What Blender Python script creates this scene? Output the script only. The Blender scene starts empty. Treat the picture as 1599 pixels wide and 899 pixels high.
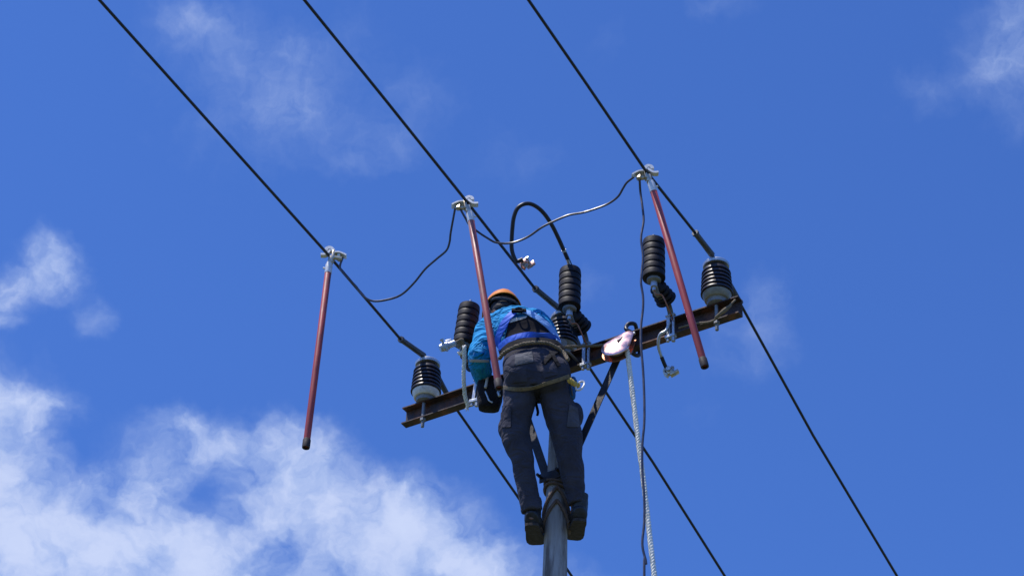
import bpy, bmesh, math, random
from mathutils import Vector, Matrix, noise
from mathutils.bvhtree import BVHTree

random.seed(7)
S = bpy.context.scene
COL = S.collection
RAD = math.radians

# ------------------------------------------------------------------ camera
PITCH, ROLL, FPX = RAD(38), 0.04, 3590.0
CAM = Vector((0, 0, 1.6))
FWD = Vector((0, math.cos(PITCH), math.sin(PITCH)))
_U0 = Vector((0, -math.sin(PITCH), math.cos(PITCH)))
_R0 = Vector((1, 0, 0))
RGT = _R0 * math.cos(ROLL) + _U0 * math.sin(ROLL)
UPV = _U0 * math.cos(ROLL) - _R0 * math.sin(ROLL)
cd = bpy.data.cameras.new('camera')
cam = bpy.data.objects.new('camera', cd)
COL.objects.link(cam)
cd.sensor_width = 36.0
cd.lens = FPX / 1599.0 * 36.0
cd.clip_start, cd.clip_end = 0.1, 5000
M = Matrix((RGT, UPV, -FWD)).transposed().to_4x4()
M.translation = CAM
cam.matrix_world = M
S.camera = cam

# ------------------------------------------------------------------ light
SUN_DIR = Vector((-0.36, -0.16, 0.92)).normalized()
SUN_EL = math.asin(SUN_DIR.z)
SUN_AZ = math.atan2(SUN_DIR.x, SUN_DIR.y)
sl = bpy.data.lights.new('sun', 'SUN')
sl.energy = 4.6
sl.angle = RAD(0.53)
sl.color = (1.0, 0.95, 0.88)
sun = bpy.data.objects.new('sun', sl)
COL.objects.link(sun)
sun.rotation_euler = SUN_DIR.to_track_quat('Z', 'Y').to_euler()
sun.location = (0, 0, 30)
S.view_settings.view_transform = 'Standard'
S.view_settings.look = 'None'
S.view_settings.gamma = 1.0
S.view_settings.exposure = 0.0
S.view_settings.use_curve_mapping = False
S.cycles.max_bounces = 6

SKY_STRENGTH = 0.10


def pix_dir(x, y):
    d = FWD + RGT * ((x - 799.5) / FPX) - UPV * ((y - 449.5) / FPX)
    return d.normalized()


def azel(x, y):
    d = pix_dir(x, y)
    return math.degrees(math.atan2(d.x, d.y)) * 0.788, math.degrees(math.asin(d.z))


# cloud banks: (x, y, half-width, half-height, weight) turned into azimuth / elevation of the sky
CLOUDS = [
    # big cumulus, low in the west
    (-40, 745, 95, 130, 0.80), (40, 890, 150, 100, 0.72), (-30, 655, 60, 45, 0.58), (60, 635, 45, 26, 0.44), (10, 615, 40, 22, 0.26),
    (130, 810, 110, 80, 0.50), (250, 750, 70, 60, 0.46), (330, 690, 75, 34, 0.46), (420, 720, 75, 50, 0.55), (280, 665, 40, 22, 0.24),
    (490, 735, 55, 55, 0.56), (470, 690, 40, 26, 0.24), (230, 875, 110, 60, 0.50), (350, 890, 110, 65, 0.66), (520, 820, 85, 60, 0.64),
    (625, 795, 58, 50, 0.74), (645, 762, 40, 30, 0.28), (690, 850, 75, 52, 0.72), (765, 895, 65, 48, 0.76), (600, 890, 110, 50, 0.60),
    (420, 800, 60, 50, 0.46), (540, 760, 40, 40, 0.26), (300, 830, 80, 60, 0.25),
    (325, 780, 36, 44, -0.34), (450, 850, 46, 28, -0.34), (245, 872, 24, 22, -0.30), (175, 790, 34, 30, -0.18),
    (110, 700, 34, 44, -0.16), (395, 735, 26, 20, -0.16), (235, 800, 28, 22, -0.16),
    # small cloud on the left
    (75, 395, 40, 32, 0.52), (95, 425, 36, 28, 0.40), (40, 440, 50, 22, 0.42), (0, 465, 40, 24, 0.42),
    (0, 505, 26, 16, 0.46), (152, 490, 26, 26, 0.27),
    # thin veils
    (420, 150, 150, 105, 0.20), (460, 80, 55, 26, 0.16), (300, 30, 85, 55, 0.21), (470, 175, 75, 45, 0.11), (360, 60, 50, 40, 0.06),
    (605, 235, 55, 34, 0.16), (545, 262, 60, 16, 0.13), (650, 150, 80, 70, 0.11), (570, 40, 40, 40, 0.08),
    (1590, 50, 55, 90, 0.35), (1545, 105, 45, 50, 0.22), (1450, 140, 60, 40, 0.16), (1599, 190, 50, 60, 0.10), (1490, 30, 50, 40, 0.08),
    (1195, 465, 40, 44, 0.19), (1165, 540, 60, 50, 0.16), (1215, 520, 30, 30, 0.10), (905, 445, 40, 36, 0.13), (820, 250, 80, 50, 0.10),
    (920, 895, 60, 26, 0.19), (1130, 10, 60, 26, 0.16), (930, 60, 60, 40, 0.07), (1090, 640, 70, 30, 0.05),
]


class NT:
    def __init__(s, tree):
        s.t = tree

    def n(s, typ, **kw):
        nd = s.t.nodes.new(typ)
        for k, v in kw.items():
            setattr(nd, k, v)
        return nd

    def put(s, sock, v):
        if hasattr(v, 'is_output'):
            s.t.links.new(v, sock)
        else:
            sock.default_value = v

    def math(s, op, a, b=None, c=None, clamp=False):
        nd = s.n('ShaderNodeMath', operation=op, use_clamp=clamp)
        s.put(nd.inputs[0], a)
        if b is not None:
            s.put(nd.inputs[1], b)
        if c is not None:
            s.put(nd.inputs[2], c)
        return nd.outputs[0]

    def vec(s, op, a, b=None, sc=None):
        nd = s.n('ShaderNodeVectorMath', operation=op)
        s.put(nd.inputs[0], a)
        if b is not None:
            s.put(nd.inputs[1], b)
        if sc is not None:
            s.put(nd.inputs['Scale'], sc)
        return nd.outputs[1] if op in ('DOT_PRODUCT', 'LENGTH', 'DISTANCE') else nd.outputs[0]

    def noise(s, v, scale, detail=6, rough=0.55, dist=0.0, col=False, lac=2.0):
        nd = s.n('ShaderNodeTexNoise')
        if v is not None:
            s.put(nd.inputs['Vector'], v)
        nd.inputs['Scale'].default_value = scale
        nd.inputs['Detail'].default_value = detail
        nd.inputs['Roughness'].default_value = rough
        nd.inputs['Distortion'].default_value = dist
        nd.inputs['Lacunarity'].default_value = lac
        return nd.outputs[1] if col else nd.outputs[0]

    def ramp(s, v, lo, hi, a=0.0, b=1.0, smooth=True):
        nd = s.n('ShaderNodeMapRange', interpolation_type='SMOOTHSTEP' if smooth else 'LINEAR')
        s.put(nd.inputs[0], v)
        for i, q in enumerate((lo, hi, a, b)):
            nd.inputs[i + 1].default_value = q
        return nd.outputs[0]

    def mix(s, f, a, b, blend='MIX'):
        nd = s.n('ShaderNodeMix', data_type='RGBA', blend_type=blend)
        s.put(nd.inputs[0], f)
        s.put(nd.inputs[6], a)
        s.put(nd.inputs[7], b)
        return nd.outputs[2]


def make_world():
    w = bpy.data.worlds.new('World')
    S.world = w
    w.use_nodes = True
    t = w.node_tree
    t.nodes.clear()
    N = NT(t)
    out = N.n('ShaderNodeOutputWorld')
    bg = N.n('ShaderNodeBackground')
    bg.inputs['Strength'].default_value = SKY_STRENGTH
    t.links.new(bg.outputs[0], out.inputs[0])
    sky = N.n('ShaderNodeTexSky', sky_type='NISHITA', sun_disc=False)
    sky.sun_elevation = SUN_EL
    sky.sun_rotation = SUN_AZ
    sky.altitude = 0.0
    sky.air_density = 1.0
    sky.dust_density = 0.4
    sky.ozone_density = 3.0
    hs = N.n('ShaderNodeHueSaturation')
    hs.inputs['Saturation'].default_value = SKY_SAT
    hs.inputs['Value'].default_value = SKY_VAL
    hs.inputs['Hue'].default_value = SKY_HUE
    t.links.new(sky.outputs[0], hs.inputs['Color'])
    skyc = N.mix(1.0, hs.outputs[0], SKY_TINT, 'MULTIPLY')
    geo = N.n('ShaderNodeTexCoord')
    d = geo.outputs['Generated']
    sep = N.n('ShaderNodeSeparateXYZ')
    t.links.new(d, sep.inputs[0])
    el = N.math('MULTIPLY', N.math('ARCSINE', sep.outputs[2]), 57.29578)
    az = N.math('MULTIPLY', N.math('ARCTAN2', sep.outputs[0], sep.outputs[1]), 57.29578 * 0.788)
    cb = N.n('ShaderNodeCombineXYZ')
    t.links.new(az, cb.inputs[0])
    t.links.new(el, cb.inputs[1])
    p = cb.outputs[0]
    # turbulent warp of the cloud map
    w1 = N.vec('SUBTRACT', N.noise(p, 0.55, 4, 0.6, col=True), (0.5, 0.5, 0.5))
    w2 = N.vec('SUBTRACT', N.noise(p, 1.9, 4, 0.55, col=True), (0.5, 0.5, 0.5))
    pw = N.vec('ADD', p, N.vec('ADD', N.vec('SCALE', w1, sc=1.5), N.vec('SCALE', w2, sc=0.55)))
    pw = N.vec('MULTIPLY', pw, (1, 1, 0))
    acc = 0.0
    for (x, y, sx, sy, wt) in CLOUDS:
        a, e = azel(x, y)
        q = N.vec('MULTIPLY', N.vec('SUBTRACT', pw, (a, e, 0)), (62.66 / sx, 62.66 / sy, 0))
        r2 = N.vec('DOT_PRODUCT', q, q)
        g = N.math('EXPONENT', N.math('MULTIPLY', r2, -1.0))
        acc = N.math('MULTIPLY_ADD', g, wt, acc)
    f1 = N.noise(pw, 0.95, 10, 0.56, 0.0)
    f2 = N.noise(pw, 3.2, 7, 0.58, 0.15)
    tex = N.math('ADD', N.math('MULTIPLY', N.math('SUBTRACT', f1, 0.5), 1.75), N.math('MULTIPLY', N.math('SUBTRACT', f2, 0.5), 0.55))
    # texture only acts where there is cloud
    amt = N.ramp(acc, 0.02, 0.60, 0.10, 1.0)
    dens = N.math('MULTIPLY_ADD', tex, N.math('MULTIPLY', amt, 0.9), acc)
    pos = N.math('MAXIMUM', N.math('SUBTRACT', dens, 0.03), 0.0)
    # optical depth -> opacity, with a soft toe so that thin edges stay wispy
    tau = N.math('MULTIPLY', N.math('POWER', pos, 1.40), 1.85)
    alpha = N.math('MULTIPLY', N.math('SUBTRACT', 1.0, N.math('EXPONENT', N.math('MULTIPLY', tau, -1.0))), 0.97)
    ccol = N.mix(N.ramp(N.math('MULTIPLY_ADD', N.math('SUBTRACT', f1, 0.5), 1.2, N.math('MULTIPLY', dens, 0.6)), 0.1, 0.9), (4.7, 6.0, 9.2, 1), (6.3, 7.2, 9.8, 1))
    fin = N.mix(alpha, skyc, ccol)
    t.links.new(fin, bg.inputs['Color'])
    w.cycles.sampling_method = 'MANUAL'
    w.cycles.sample_map_resolution = 256


SKY_SAT, SKY_VAL, SKY_HUE = 1.0, 1.0, 0.5
SKY_TINT = (0.625, 1.015, 1.84, 1)
make_world()


# ------------------------------------------------------------------ materials
def mat(name, base, rough=0.6, metal=0.0, var=0.0, vscale=20.0, bump=0.0, bscale=60.0, spec=0.5, col2=None, thresh=None, sheen=0.0, stretch=None):
    m = bpy.data.materials.new(name)
    m.use_nodes = True
    t = m.node_tree
    N = NT(t)
    b = t.nodes['Principled BSDF']
    b.inputs['Roughness'].default_value = rough
    b.inputs['Metallic'].default_value = metal
    b.inputs['Specular IOR Level'].default_value = spec
    if sheen:
        b.inputs['Sheen Weight'].default_value = sheen
    tc = N.n('ShaderNodeTexCoord').outputs['Object']
    if stretch:
        tc = N.vec('MULTIPLY', tc, stretch)
    base4 = (*base, 1)
    if col2 is not None:
        lo, hi = thresh or (0.45, 0.65)
        f = N.ramp(N.noise(tc, vscale, 8, 0.65), lo, hi)
        c = N.mix(f, base4, (*col2, 1))
    else:
        c = base4
    if var:
        v = N.ramp(N.noise(tc, vscale * 1.7, 6, 0.6), 0.3, 0.7, 1 - var, 1 + var, smooth=False)
        hs = N.n('ShaderNodeHueSaturation')
        N.put(hs.inputs['Value'], v)
        N.put(hs.inputs['Color'], c)
        c = hs.outputs[0]
        rr = N.ramp(N.noise(tc, vscale * 2.3, 4, 0.6), 0.3, 0.7, max(0.05, rough - 0.12), min(1, rough + 0.12), smooth=False)
        N.put(b.inputs['Roughness'], rr)
    N.put(b.inputs['Base Color'], c)
    if bump:
        bp = N.n('ShaderNodeBump')
        bp.inputs['Strength'].default_value = bump
        bp.inputs['Distance'].default_value = 0.004
        N.put(bp.inputs['Height'], N.noise(tc, bscale, 5, 0.6))
        t.links.new(bp.outputs[0], b.inputs['Normal'])
    return m


def cloth(name, base, rough=0.85, depth=0.05, fold=0.9, var=0.25, sheen=0.0, col2=None):
    m = bpy.data.materials.new(name)
    m.use_nodes = True
    t = m.node_tree
    N = NT(t)
    b = t.nodes['Principled BSDF']
    b.inputs['Roughness'].default_value = rough
    b.inputs['Specular IOR Level'].default_value = 0.25
    b.inputs['Sheen Weight'].default_value = sheen
    tc = N.n('ShaderNodeTexCoord').outputs['Object']
    v = N.ramp(N.noise(tc, 9, 6, 0.6), 0.3, 0.7, 1 - var, 1 + var, smooth=False)
    hs = N.n('ShaderNodeHueSaturation')
    N.put(hs.inputs['Value'], v)
    c = (*base, 1)
    if col2:
        c = N.mix(N.ramp(N.noise(tc, 14, 7, 0.65), 0.5, 0.72), c, (*col2, 1))
    N.put(hs.inputs['Color'], c)
    t.links.new(hs.outputs[0], b.inputs['Base Color'])
    big = N.noise(N.vec('MULTIPLY', tc, (1, 1, 1.7)), 7, 2, 0.45, 1.2)
    ridge = N.math('ABSOLUTE', N.math('SUBTRACT', big, 0.5))
    weave = N.noise(tc, 420, 2, 0.5)
    h = N.math('MULTIPLY_ADD', weave, 0.02, ridge)
    bp = N.n('ShaderNodeBump')
    bp.inputs['Strength'].default_value = fold
    bp.inputs['Distance'].default_value = depth
    N.put(bp.inputs['Height'], h)
    t.links.new(bp.outputs[0], b.inputs['Normal'])
    return m


MT = {
    'ground': mat('dry_grass_ground', (0.06, 0.085, 0.03), 0.95, var=0.35, vscale=0.8, bump=0.5, bscale=6, col2=(0.14, 0.11, 0.07)),
    'concrete': mat('weathered_pole', (0.34, 0.32, 0.31), 0.85, var=0.28, vscale=9, bump=0.8, bscale=45, col2=(0.115, 0.095, 0.085), thresh=(0.47, 0.66), stretch=(1.6, 1.6, 0.22)),
    'rust': mat('rusty_channel_steel', (0.050, 0.032, 0.031), 0.66, 0.1, var=0.35, vscale=9, bump=0.6, bscale=70, col2=(0.16, 0.065, 0.038), thresh=(0.46, 0.70)),
    'brace': mat('dark_painted_brace', (0.022, 0.018, 0.022), 0.6, 0.05, var=0.3, vscale=12, bump=0.4, col2=(0.06, 0.03, 0.024), thresh=(0.55, 0.75)),
    'galv': mat('galvanised_steel', (0.50, 0.52, 0.54), 0.42, 0.75, var=0.18, vscale=25, bump=0.25, bscale=90),
    'galv_dull': mat('dull_galvanised_steel', (0.24, 0.25, 0.26), 0.6, 0.35, var=0.2, vscale=25, bump=0.3, bscale=90),
    'bright': mat('bright_cast_aluminium', (0.74, 0.73, 0.70), 0.42, 0.30, var=0.14, vscale=30, bump=0.10, bscale=60),
    'alloy': mat('tinned_bronze', (0.55, 0.48, 0.36), 0.38, 0.7, var=0.3, vscale=30, bump=0.12, bscale=60),
    'polish': mat('polished_metal_plate', (0.90, 0.55, 0.49), 0.28, 0.9, var=0.22, vscale=9, bump=0.30, bscale=22),
    'copper': mat('copper_wire', (0.38, 0.16, 0.09), 0.45, 0.8, var=0.2),
    'rubber': mat('black_ribbed_rubber', (0.010, 0.008, 0.011), 0.6, var=0.35, vscale=10, bump=0.15, spec=0.32),
    'porcelain': mat('dark_glazed_porcelain', (0.015, 0.010, 0.012), 0.42, var=0.25, vscale=10, bump=0.15, spec=0.5),
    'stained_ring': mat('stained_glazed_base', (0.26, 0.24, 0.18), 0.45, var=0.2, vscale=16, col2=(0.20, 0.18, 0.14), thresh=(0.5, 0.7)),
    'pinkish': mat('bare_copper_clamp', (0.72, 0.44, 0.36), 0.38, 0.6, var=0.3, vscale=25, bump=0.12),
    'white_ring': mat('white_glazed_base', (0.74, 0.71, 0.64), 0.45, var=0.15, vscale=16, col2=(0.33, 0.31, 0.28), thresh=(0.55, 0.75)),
    'cable': mat('black_cable_sheath', (0.012, 0.012, 0.018), 0.42, var=0.2, vscale=10),
    'armor': mat('grey_armour_sleeve', (0.085, 0.088, 0.095), 0.50, 0.3, var=0.25, vscale=18, bump=0.3, bscale=90),
    'earth': mat('clear_sheathed_earth_lead', (0.055, 0.057, 0.085), 0.34, 0.1, var=0.3, vscale=12),
    'red': mat('red_fibreglass_rod', (0.42, 0.058, 0.052), 0.48, var=0.22, vscale=8, bump=0.15, col2=(0.16, 0.05, 0.05), thresh=(0.52, 0.70), stretch=(1, 1, 0.3)),
    'red_worn': mat('scuffed_red_fibreglass', (0.36, 0.075, 0.065), 0.48, var=0.3, vscale=9, bump=0.2, col2=(0.26, 0.20, 0.19), thresh=(0.50, 0.66), stretch=(1, 1, 0.25)),
    'endcap': mat('dark_rubber_end', (0.035, 0.022, 0.020), 0.7, var=0.2),
    'rope': mat('white_braided_rope', (0.85, 0.83, 0.76), 0.9, var=0.12, vscale=30, col2=(0.60, 0.56, 0.44), thresh=(0.5, 0.75)),
    'tan': mat('tan_rope', (0.20, 0.155, 0.10), 0.9, var=0.3, vscale=30, bump=0.6, bscale=200),
    'brown_rope': mat('brown_climbing_rope', (0.15, 0.105, 0.085), 0.92, var=0.3, vscale=30, bump=0.6, bscale=200),
    'yellow': mat('yellow_cord', (0.60, 0.42, 0.10), 0.85, var=0.2, vscale=30, bump=0.4, bscale=200),
    'skin': mat('skin', (0.23, 0.115, 0.075), 0.55, var=0.12, vscale=18),
    'hair': mat('black_hair', (0.012, 0.010, 0.010), 0.6, bump=0.6, bscale=150),
    'helmet': mat('orange_helmet_shell', (0.88, 0.29, 0.02), 0.30, var=0.06, vscale=8),
    'helmet_in': mat('dark_helmet_lining', (0.025, 0.022, 0.026), 0.85),
    'shirt': cloth('cyan_work_shirt', (0.004, 0.27, 0.60), 0.8, depth=0.11, fold=1.0, var=0.2, sheen=0.0),
    'reflect': cloth('grey_reflective_tape', (0.36, 0.36, 0.35), 0.5, fold=0.4, var=0.15),
    'panel': cloth('black_back_panel', (0.012, 0.010, 0.014), 0.95, fold=0.12, var=0.2),
    'trousers': cloth('charcoal_work_trousers', (0.050, 0.049, 0.069), 0.9, fold=0.5, var=0.28, sheen=0.0),
    'lit_knee_and_strap': cloth('sunlit_knee_and_strap_cloth', (0.095, 0.090, 0.105), 0.9, fold=0.6),  # paler trouser tone painting sunlight on the knee; also the chin strap
    'webbing': cloth('blue_webbing', (0.045, 0.15, 0.72), 0.6, fold=0.35, var=0.18),
    'lightblue': cloth('pale_blue_webbing', (0.22, 0.42, 0.80), 0.6, fold=0.4, var=0.18),
    'black_web': cloth('black_webbing', (0.008, 0.008, 0.011), 0.9, fold=0.25),
    'grey_and_sunlit_cloth': cloth('grey_and_sunlit_cloth', (0.11, 0.11, 0.12), 0.8, fold=0.6),  # grey small items, and sunlight painted on the trouser seat
    'whitecloth': cloth('white_cloth', (0.62, 0.62, 0.62), 0.8, fold=0.5),
    'boot': mat('black_boot_leather', (0.018, 0.018, 0.021), 0.55, var=0.3, vscale=14, bump=0.5, bscale=60),
    'sole': mat('worn_boot_sole', (0.042, 0.032, 0.028), 0.85, var=0.3, vscale=20, bump=0.8, bscale=70),
    'pouch': cloth('black_canvas_pouch', (0.014, 0.013, 0.017), 0.85, fold=0.5),
    'glove': cloth('dark_blue_glove', (0.02, 0.10, 0.24), 0.8, fold=0.8),
}


# ------------------------------------------------------------------ mesh helpers
def catmull(pts, k=6):
    pts = [Vector(p) for p in pts]
    if len(pts) < 3:
        return pts
    out = []
    n = len(pts)
    for i in range(n - 1):
        p0 = pts[i - 1] if i else pts[0] * 2 - pts[1]
        p1, p2 = pts[i], pts[i + 1]
        p3 = pts[i + 2] if i + 2 < n else pts[-1] * 2 - pts[-2]
        for j in range(k):
            t = j / k
            out.append(0.5 * ((2 * p1) + (p2 - p0) * t + (2 * p0 - 5 * p1 + 4 * p2 - p3) * t * t + (3 * p1 - p0 - 3 * p2 + p3) * t ** 3))
    out.append(pts[-1])
    return out


def lerp_list(v, k):
    out = []
    for i in range(len(v) - 1):
        for j in range(k):
            t = j / k
            out.append(v[i] * (1 - t) + v[i + 1] * t)
    out.append(v[-1])
    return out


def limb(bm, pts, rx, ry, ref, n=16, caps=True):
    """tube of elliptical sections; rx is measured along ref"""
    rings = []
    m = len(pts)
    for i, p in enumerate(pts):
        t = (pts[min(i + 1, m - 1)] - pts[max(i - 1, 0)]).normalized()
        r = ref[i] if isinstance(ref, list) else ref
        a = (r - t * r.dot(t)).normalized()
        b = t.cross(a)
        rings.append([bm.verts.new(p + a * rx[i] * math.cos(2 * math.pi * j / n) + b * ry[i] * math.sin(2 * math.pi * j / n)) for j in range(n)])
    for i in range(m - 1):
        for j in range(n):
            bm.faces.new((rings[i][j], rings[i][(j + 1) % n], rings[i + 1][(j + 1) % n], rings[i + 1][j]))
    if caps:
        bm.faces.new(rings[0][::-1])
        bm.faces.new(rings[-1])


def tube(bm, pts, r, n=8, caps=True):
    pts = [Vector(p) for p in pts]
    m = len(pts)
    rr = r if isinstance(r, (list, tuple)) else [r] * m
    t = (pts[1] - pts[0]).normalized()
    a = t.orthogonal().normalized()
    rings = []
    for i, p in enumerate(pts):
        t = (pts[min(i + 1, m - 1)] - pts[max(i - 1, 0)]).normalized()
        a = (a - t * a.dot(t)).normalized()
        b = t.cross(a)
        rings.append([bm.verts.new(p + (a * math.cos(2 * math.pi * j / n) + b * math.sin(2 * math.pi * j / n)) * rr[i]) for j in range(n)])
    for i in range(m - 1):
        for j in range(n):
            bm.faces.new((rings[i][j], rings[i][(j + 1) % n], rings[i + 1][(j + 1) % n], rings[i + 1][j]))
    if caps:
        bm.faces.new(rings[0][::-1])
        bm.faces.new(rings[-1])


def rope(bm, pts, r, pitch, strands=3, n=6, steps=10):
    """twisted rope: three strands laid round the path"""
    pts = [Vector(p) for p in pts]
    L = [0.0]
    for i in range(1, len(pts)):
        L.append(L[-1] + (pts[i] - pts[i - 1]).length)
    tot = L[-1]
    m = max(8, int(tot / pitch * steps))
    path, k = [], 0
    for i in range(m + 1):
        s = tot * i / m
        while k < len(L) - 2 and L[k + 1] < s:
            k += 1
        f = (s - L[k]) / max(1e-9, L[k + 1] - L[k])
        path.append((pts[k].lerp(pts[k + 1], f), s))
    a = (path[1][0] - path[0][0]).orthogonal().normalized()
    fr = []
    for i, (p, s) in enumerate(path):
        t = (path[min(i + 1, m)][0] - path[max(i - 1, 0)][0]).normalized()
        a = (a - t * a.dot(t)).normalized()
        fr.append((a.copy(), t.cross(a)))
    for q in range(strands):
        pp = []
        for (p, s), (a, b) in zip(path, fr):
            an = 2 * math.pi * (s / pitch + q / strands)
            pp.append(p + (a * math.cos(an) + b * math.sin(an)) * r * 0.50)
        tube(bm, pp, r * 0.58, n)


def lathe(bm, prof, n=32, mtx=None, close=True):
    """prof = [(r, z)] from bottom to top"""
    rings = []
    for r, z in prof:
        ring = []
        for j in range(n):
            an = 2 * math.pi * j / n
            v = Vector((r * math.cos(an), r * math.sin(an), z))
            ring.append(bm.verts.new(mtx @ v if mtx else v))
        rings.append(ring)
    for i in range(len(prof) - 1):
        for j in range(n):
            bm.faces.new((rings[i][j], rings[i][(j + 1) % n], rings[i + 1][(j + 1) % n], rings[i + 1][j]))
    if close:
        bm.faces.new(rings[0][::-1])
        bm.faces.new(rings[-1])


def box(bm, c, size, mtx=None, bevel=0.0):
    vs = []
    for x in (-1, 1):
        for y in (-1, 1):
            for z in (-1, 1):
                v = Vector((c[0] + x * size[0] / 2, c[1] + y * size[1] / 2, c[2] + z * size[2] / 2))
                vs.append(bm.verts.new(v))
    f = [(0, 1, 3, 2), (4, 6, 7, 5), (0, 4, 5, 1), (2, 3, 7, 6), (0, 2, 6, 4), (1, 5, 7, 3)]
    fs = [bm.faces.new([vs[i] for i in q]) for q in f]
    nv = vs
    if bevel:
        es = {e for q in fs for e in q.edges}
        r = bmesh.ops.bevel(bm, geom=list(es), offset=bevel, segments=2, affect='EDGES', profile=0.5)
        nv = list({v for v in r['verts']} | {v for v in vs if v.is_valid})
    if mtx:
        for v in nv:
            v.co = mtx @ v.co


def bar(bm, pts, w, t, side, bevel=0.0):
    """flat bar along pts; width w along side, thickness t"""
    rings = []
    m = len(pts)
    pts = [Vector(p) for p in pts]
    for i, p in enumerate(pts):
        d = (pts[min(i + 1, m - 1)] - pts[max(i - 1, 0)]).normalized()
        a = (side - d * side.dot(d)).normalized()
        b = d.cross(a)
        rings.append([bm.verts.new(p + a * (sx * w / 2) + b * (sy * t / 2)) for sx, sy in ((-1, -1), (1, -1), (1, 1), (-1, 1))])
    for i in range(m - 1):
        for j in range(4):
            bm.faces.new((rings[i][j], rings[i][(j + 1) % 4], rings[i + 1][(j + 1) % 4], rings[i + 1][j]))
    bm.faces.new(rings[0][::-1])
    bm.faces.new(rings[-1])


def zalign(p, d, xref=None):
    z = Vector(d).normalized()
    x = Vector(xref) if xref is not None else z.orthogonal()
    x = (x - z * x.dot(z)).normalized()
    m = Matrix((x, z.cross(x), z)).transposed().to_4x4()
    m.translation = p
    return m


def world_matrix(o):
    m = Matrix.LocRotScale(o.location, o.rotation_euler, o.scale)
    return world_matrix(o.parent) @ m if o.parent else m


def link_mesh(name, me, m, parent=None):
    o = bpy.data.objects.new(name, me)
    COL.objects.link(o)
    if m is not None:
        me.materials.clear()
        for q in (m if isinstance(m, list) else [m]):
            me.materials.append(q)
    if parent:
        o.parent = parent
    return o


def build(name, bm, m, parent=None, world=False, smooth=True, sharp=40):
    bmesh.ops.recalc_face_normals(bm, faces=bm.faces[:])
    me = bpy.data.meshes.new(name)
    bm.to_mesh(me)
    bm.free()
    if world and parent:
        me.transform(world_matrix(parent).inverted())
    if smooth:
        me.polygons.foreach_set('use_smooth', [True] * len(me.polygons))
        me.set_sharp_from_angle(angle=RAD(sharp))
    return link_mesh(name, me, m, parent)


def tag(o, label, cat, group=None, kind=None):
    o['label'] = label
    o['category'] = cat
    if group:
        o['group'] = group
    if kind:
        o['kind'] = kind
    return o


def thing(name, label, cat, loc=(0, 0, 0), rot=(0, 0, 0), group=None):
    o = bpy.data.objects.new(name, None)
    COL.objects.link(o)
    o.location = loc
    o.rotation_euler = rot
    o.empty_display_size = 0.1
    return tag(o, label, cat, group)


def solo(name, bm, m, label, cat, loc, group=None, sharp=40):
    """a thing that is one mesh, its origin at loc, built from world coordinates"""
    bmesh.ops.translate(bm, verts=bm.verts[:], vec=-Vector(loc))
    o = build(name, bm, m, sharp=sharp)
    o.location = loc
    return tag(o, label, cat, group)


def copy_tree(o, parent=None):
    kids = [c for c in bpy.data.objects if c.parent == o]
    c = o.copy()
    COL.objects.link(c)
    c.parent = parent
    for k in kids:
        copy_tree(k, c)
    return c


def bm_new():
    return bmesh.new()


# ------------------------------------------------------------------ where things stand
ARM_Z = 9.6


def level(x, y, z):
    d = pix_dir(x, y)
    return CAM + d * ((z - CAM.z) / d.z)


ARM_L = level(631, 652, ARM_Z)
ARM_R = level(1156, 478, ARM_Z)
ARM_LEN = (ARM_R - ARM_L).length
UDIR = (ARM_R - ARM_L).normalized()        # along the crossarm, left end to right end
WDIR = Vector((-UDIR.y, UDIR.x, 0))        # along the line, away from the camera
ARM_ROT = math.atan2(UDIR.y, UDIR.x)
ARM_H, ARM_D = 0.12, 0.055


def arm(s, dw=0.0, z=0.0):
    return ARM_L + UDIR * s + WDIR * dw + Vector((0, 0, z))


def hit(x, y, p, n):
    d = pix_dir(x, y)
    return CAM + d * ((p - CAM).dot(n) / d.dot(n))


def PA(x, y, dw=0.0):
    """point on the vertical plane of the crossarm, shifted dw along the line"""
    return hit(x, y, ARM_L + WDIR * dw, WDIR)


def PL(x, y, s):
    """point on the vertical plane of a conductor that crosses the arm at s"""
    return hit(x, y, arm(s), UDIR)


POLE = arm(1.155, -0.086)
POLE.z = 0


def PY(x, y, dy):
    return hit(x, y, Vector((0, POLE.y + dy, 0)), Vector((0, 1, 0)))


# ------------------------------------------------------------------ ground
bm = bm_new()
nn = 48
for i in range(nn + 1):
    for j in range(nn + 1):
        x, y = (i / nn - 0.5), (j / nn - 0.5)
        x = math.copysign(abs(x * 2) ** 2.2, x) * 1500
        y = math.copysign(abs(y * 2) ** 2.2, y) * 1500
        bm.verts.new((x, y, 0.05 * noise.noise(Vector((x * 0.2, y * 0.2, 0))) if abs(x) + abs(y) > 4 else 0))
bm.verts.ensure_lookup_table()
for i in range(nn):
    for j in range(nn):
        a = i * (nn + 1) + j
        bm.faces.new([bm.verts[q] for q in (a, a + nn + 1, a + nn + 2, a + 1)])
g = build('ground', bm, MT['ground'])
g['kind'] = 'structure'
g['label'] = 'dry grassy ground under the power line'

# ------------------------------------------------------------------ pole
pole = thing('utility_pole', 'round grey utility pole below the lineman, boots either side', 'utility pole', POLE)
bm = bm_new()
def pole_r(z):
    return 0.150 - 0.084 * z / 8.3 if z < 8.3 else max(0.040, 0.066 - 0.019 * (z - 8.3))


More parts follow.
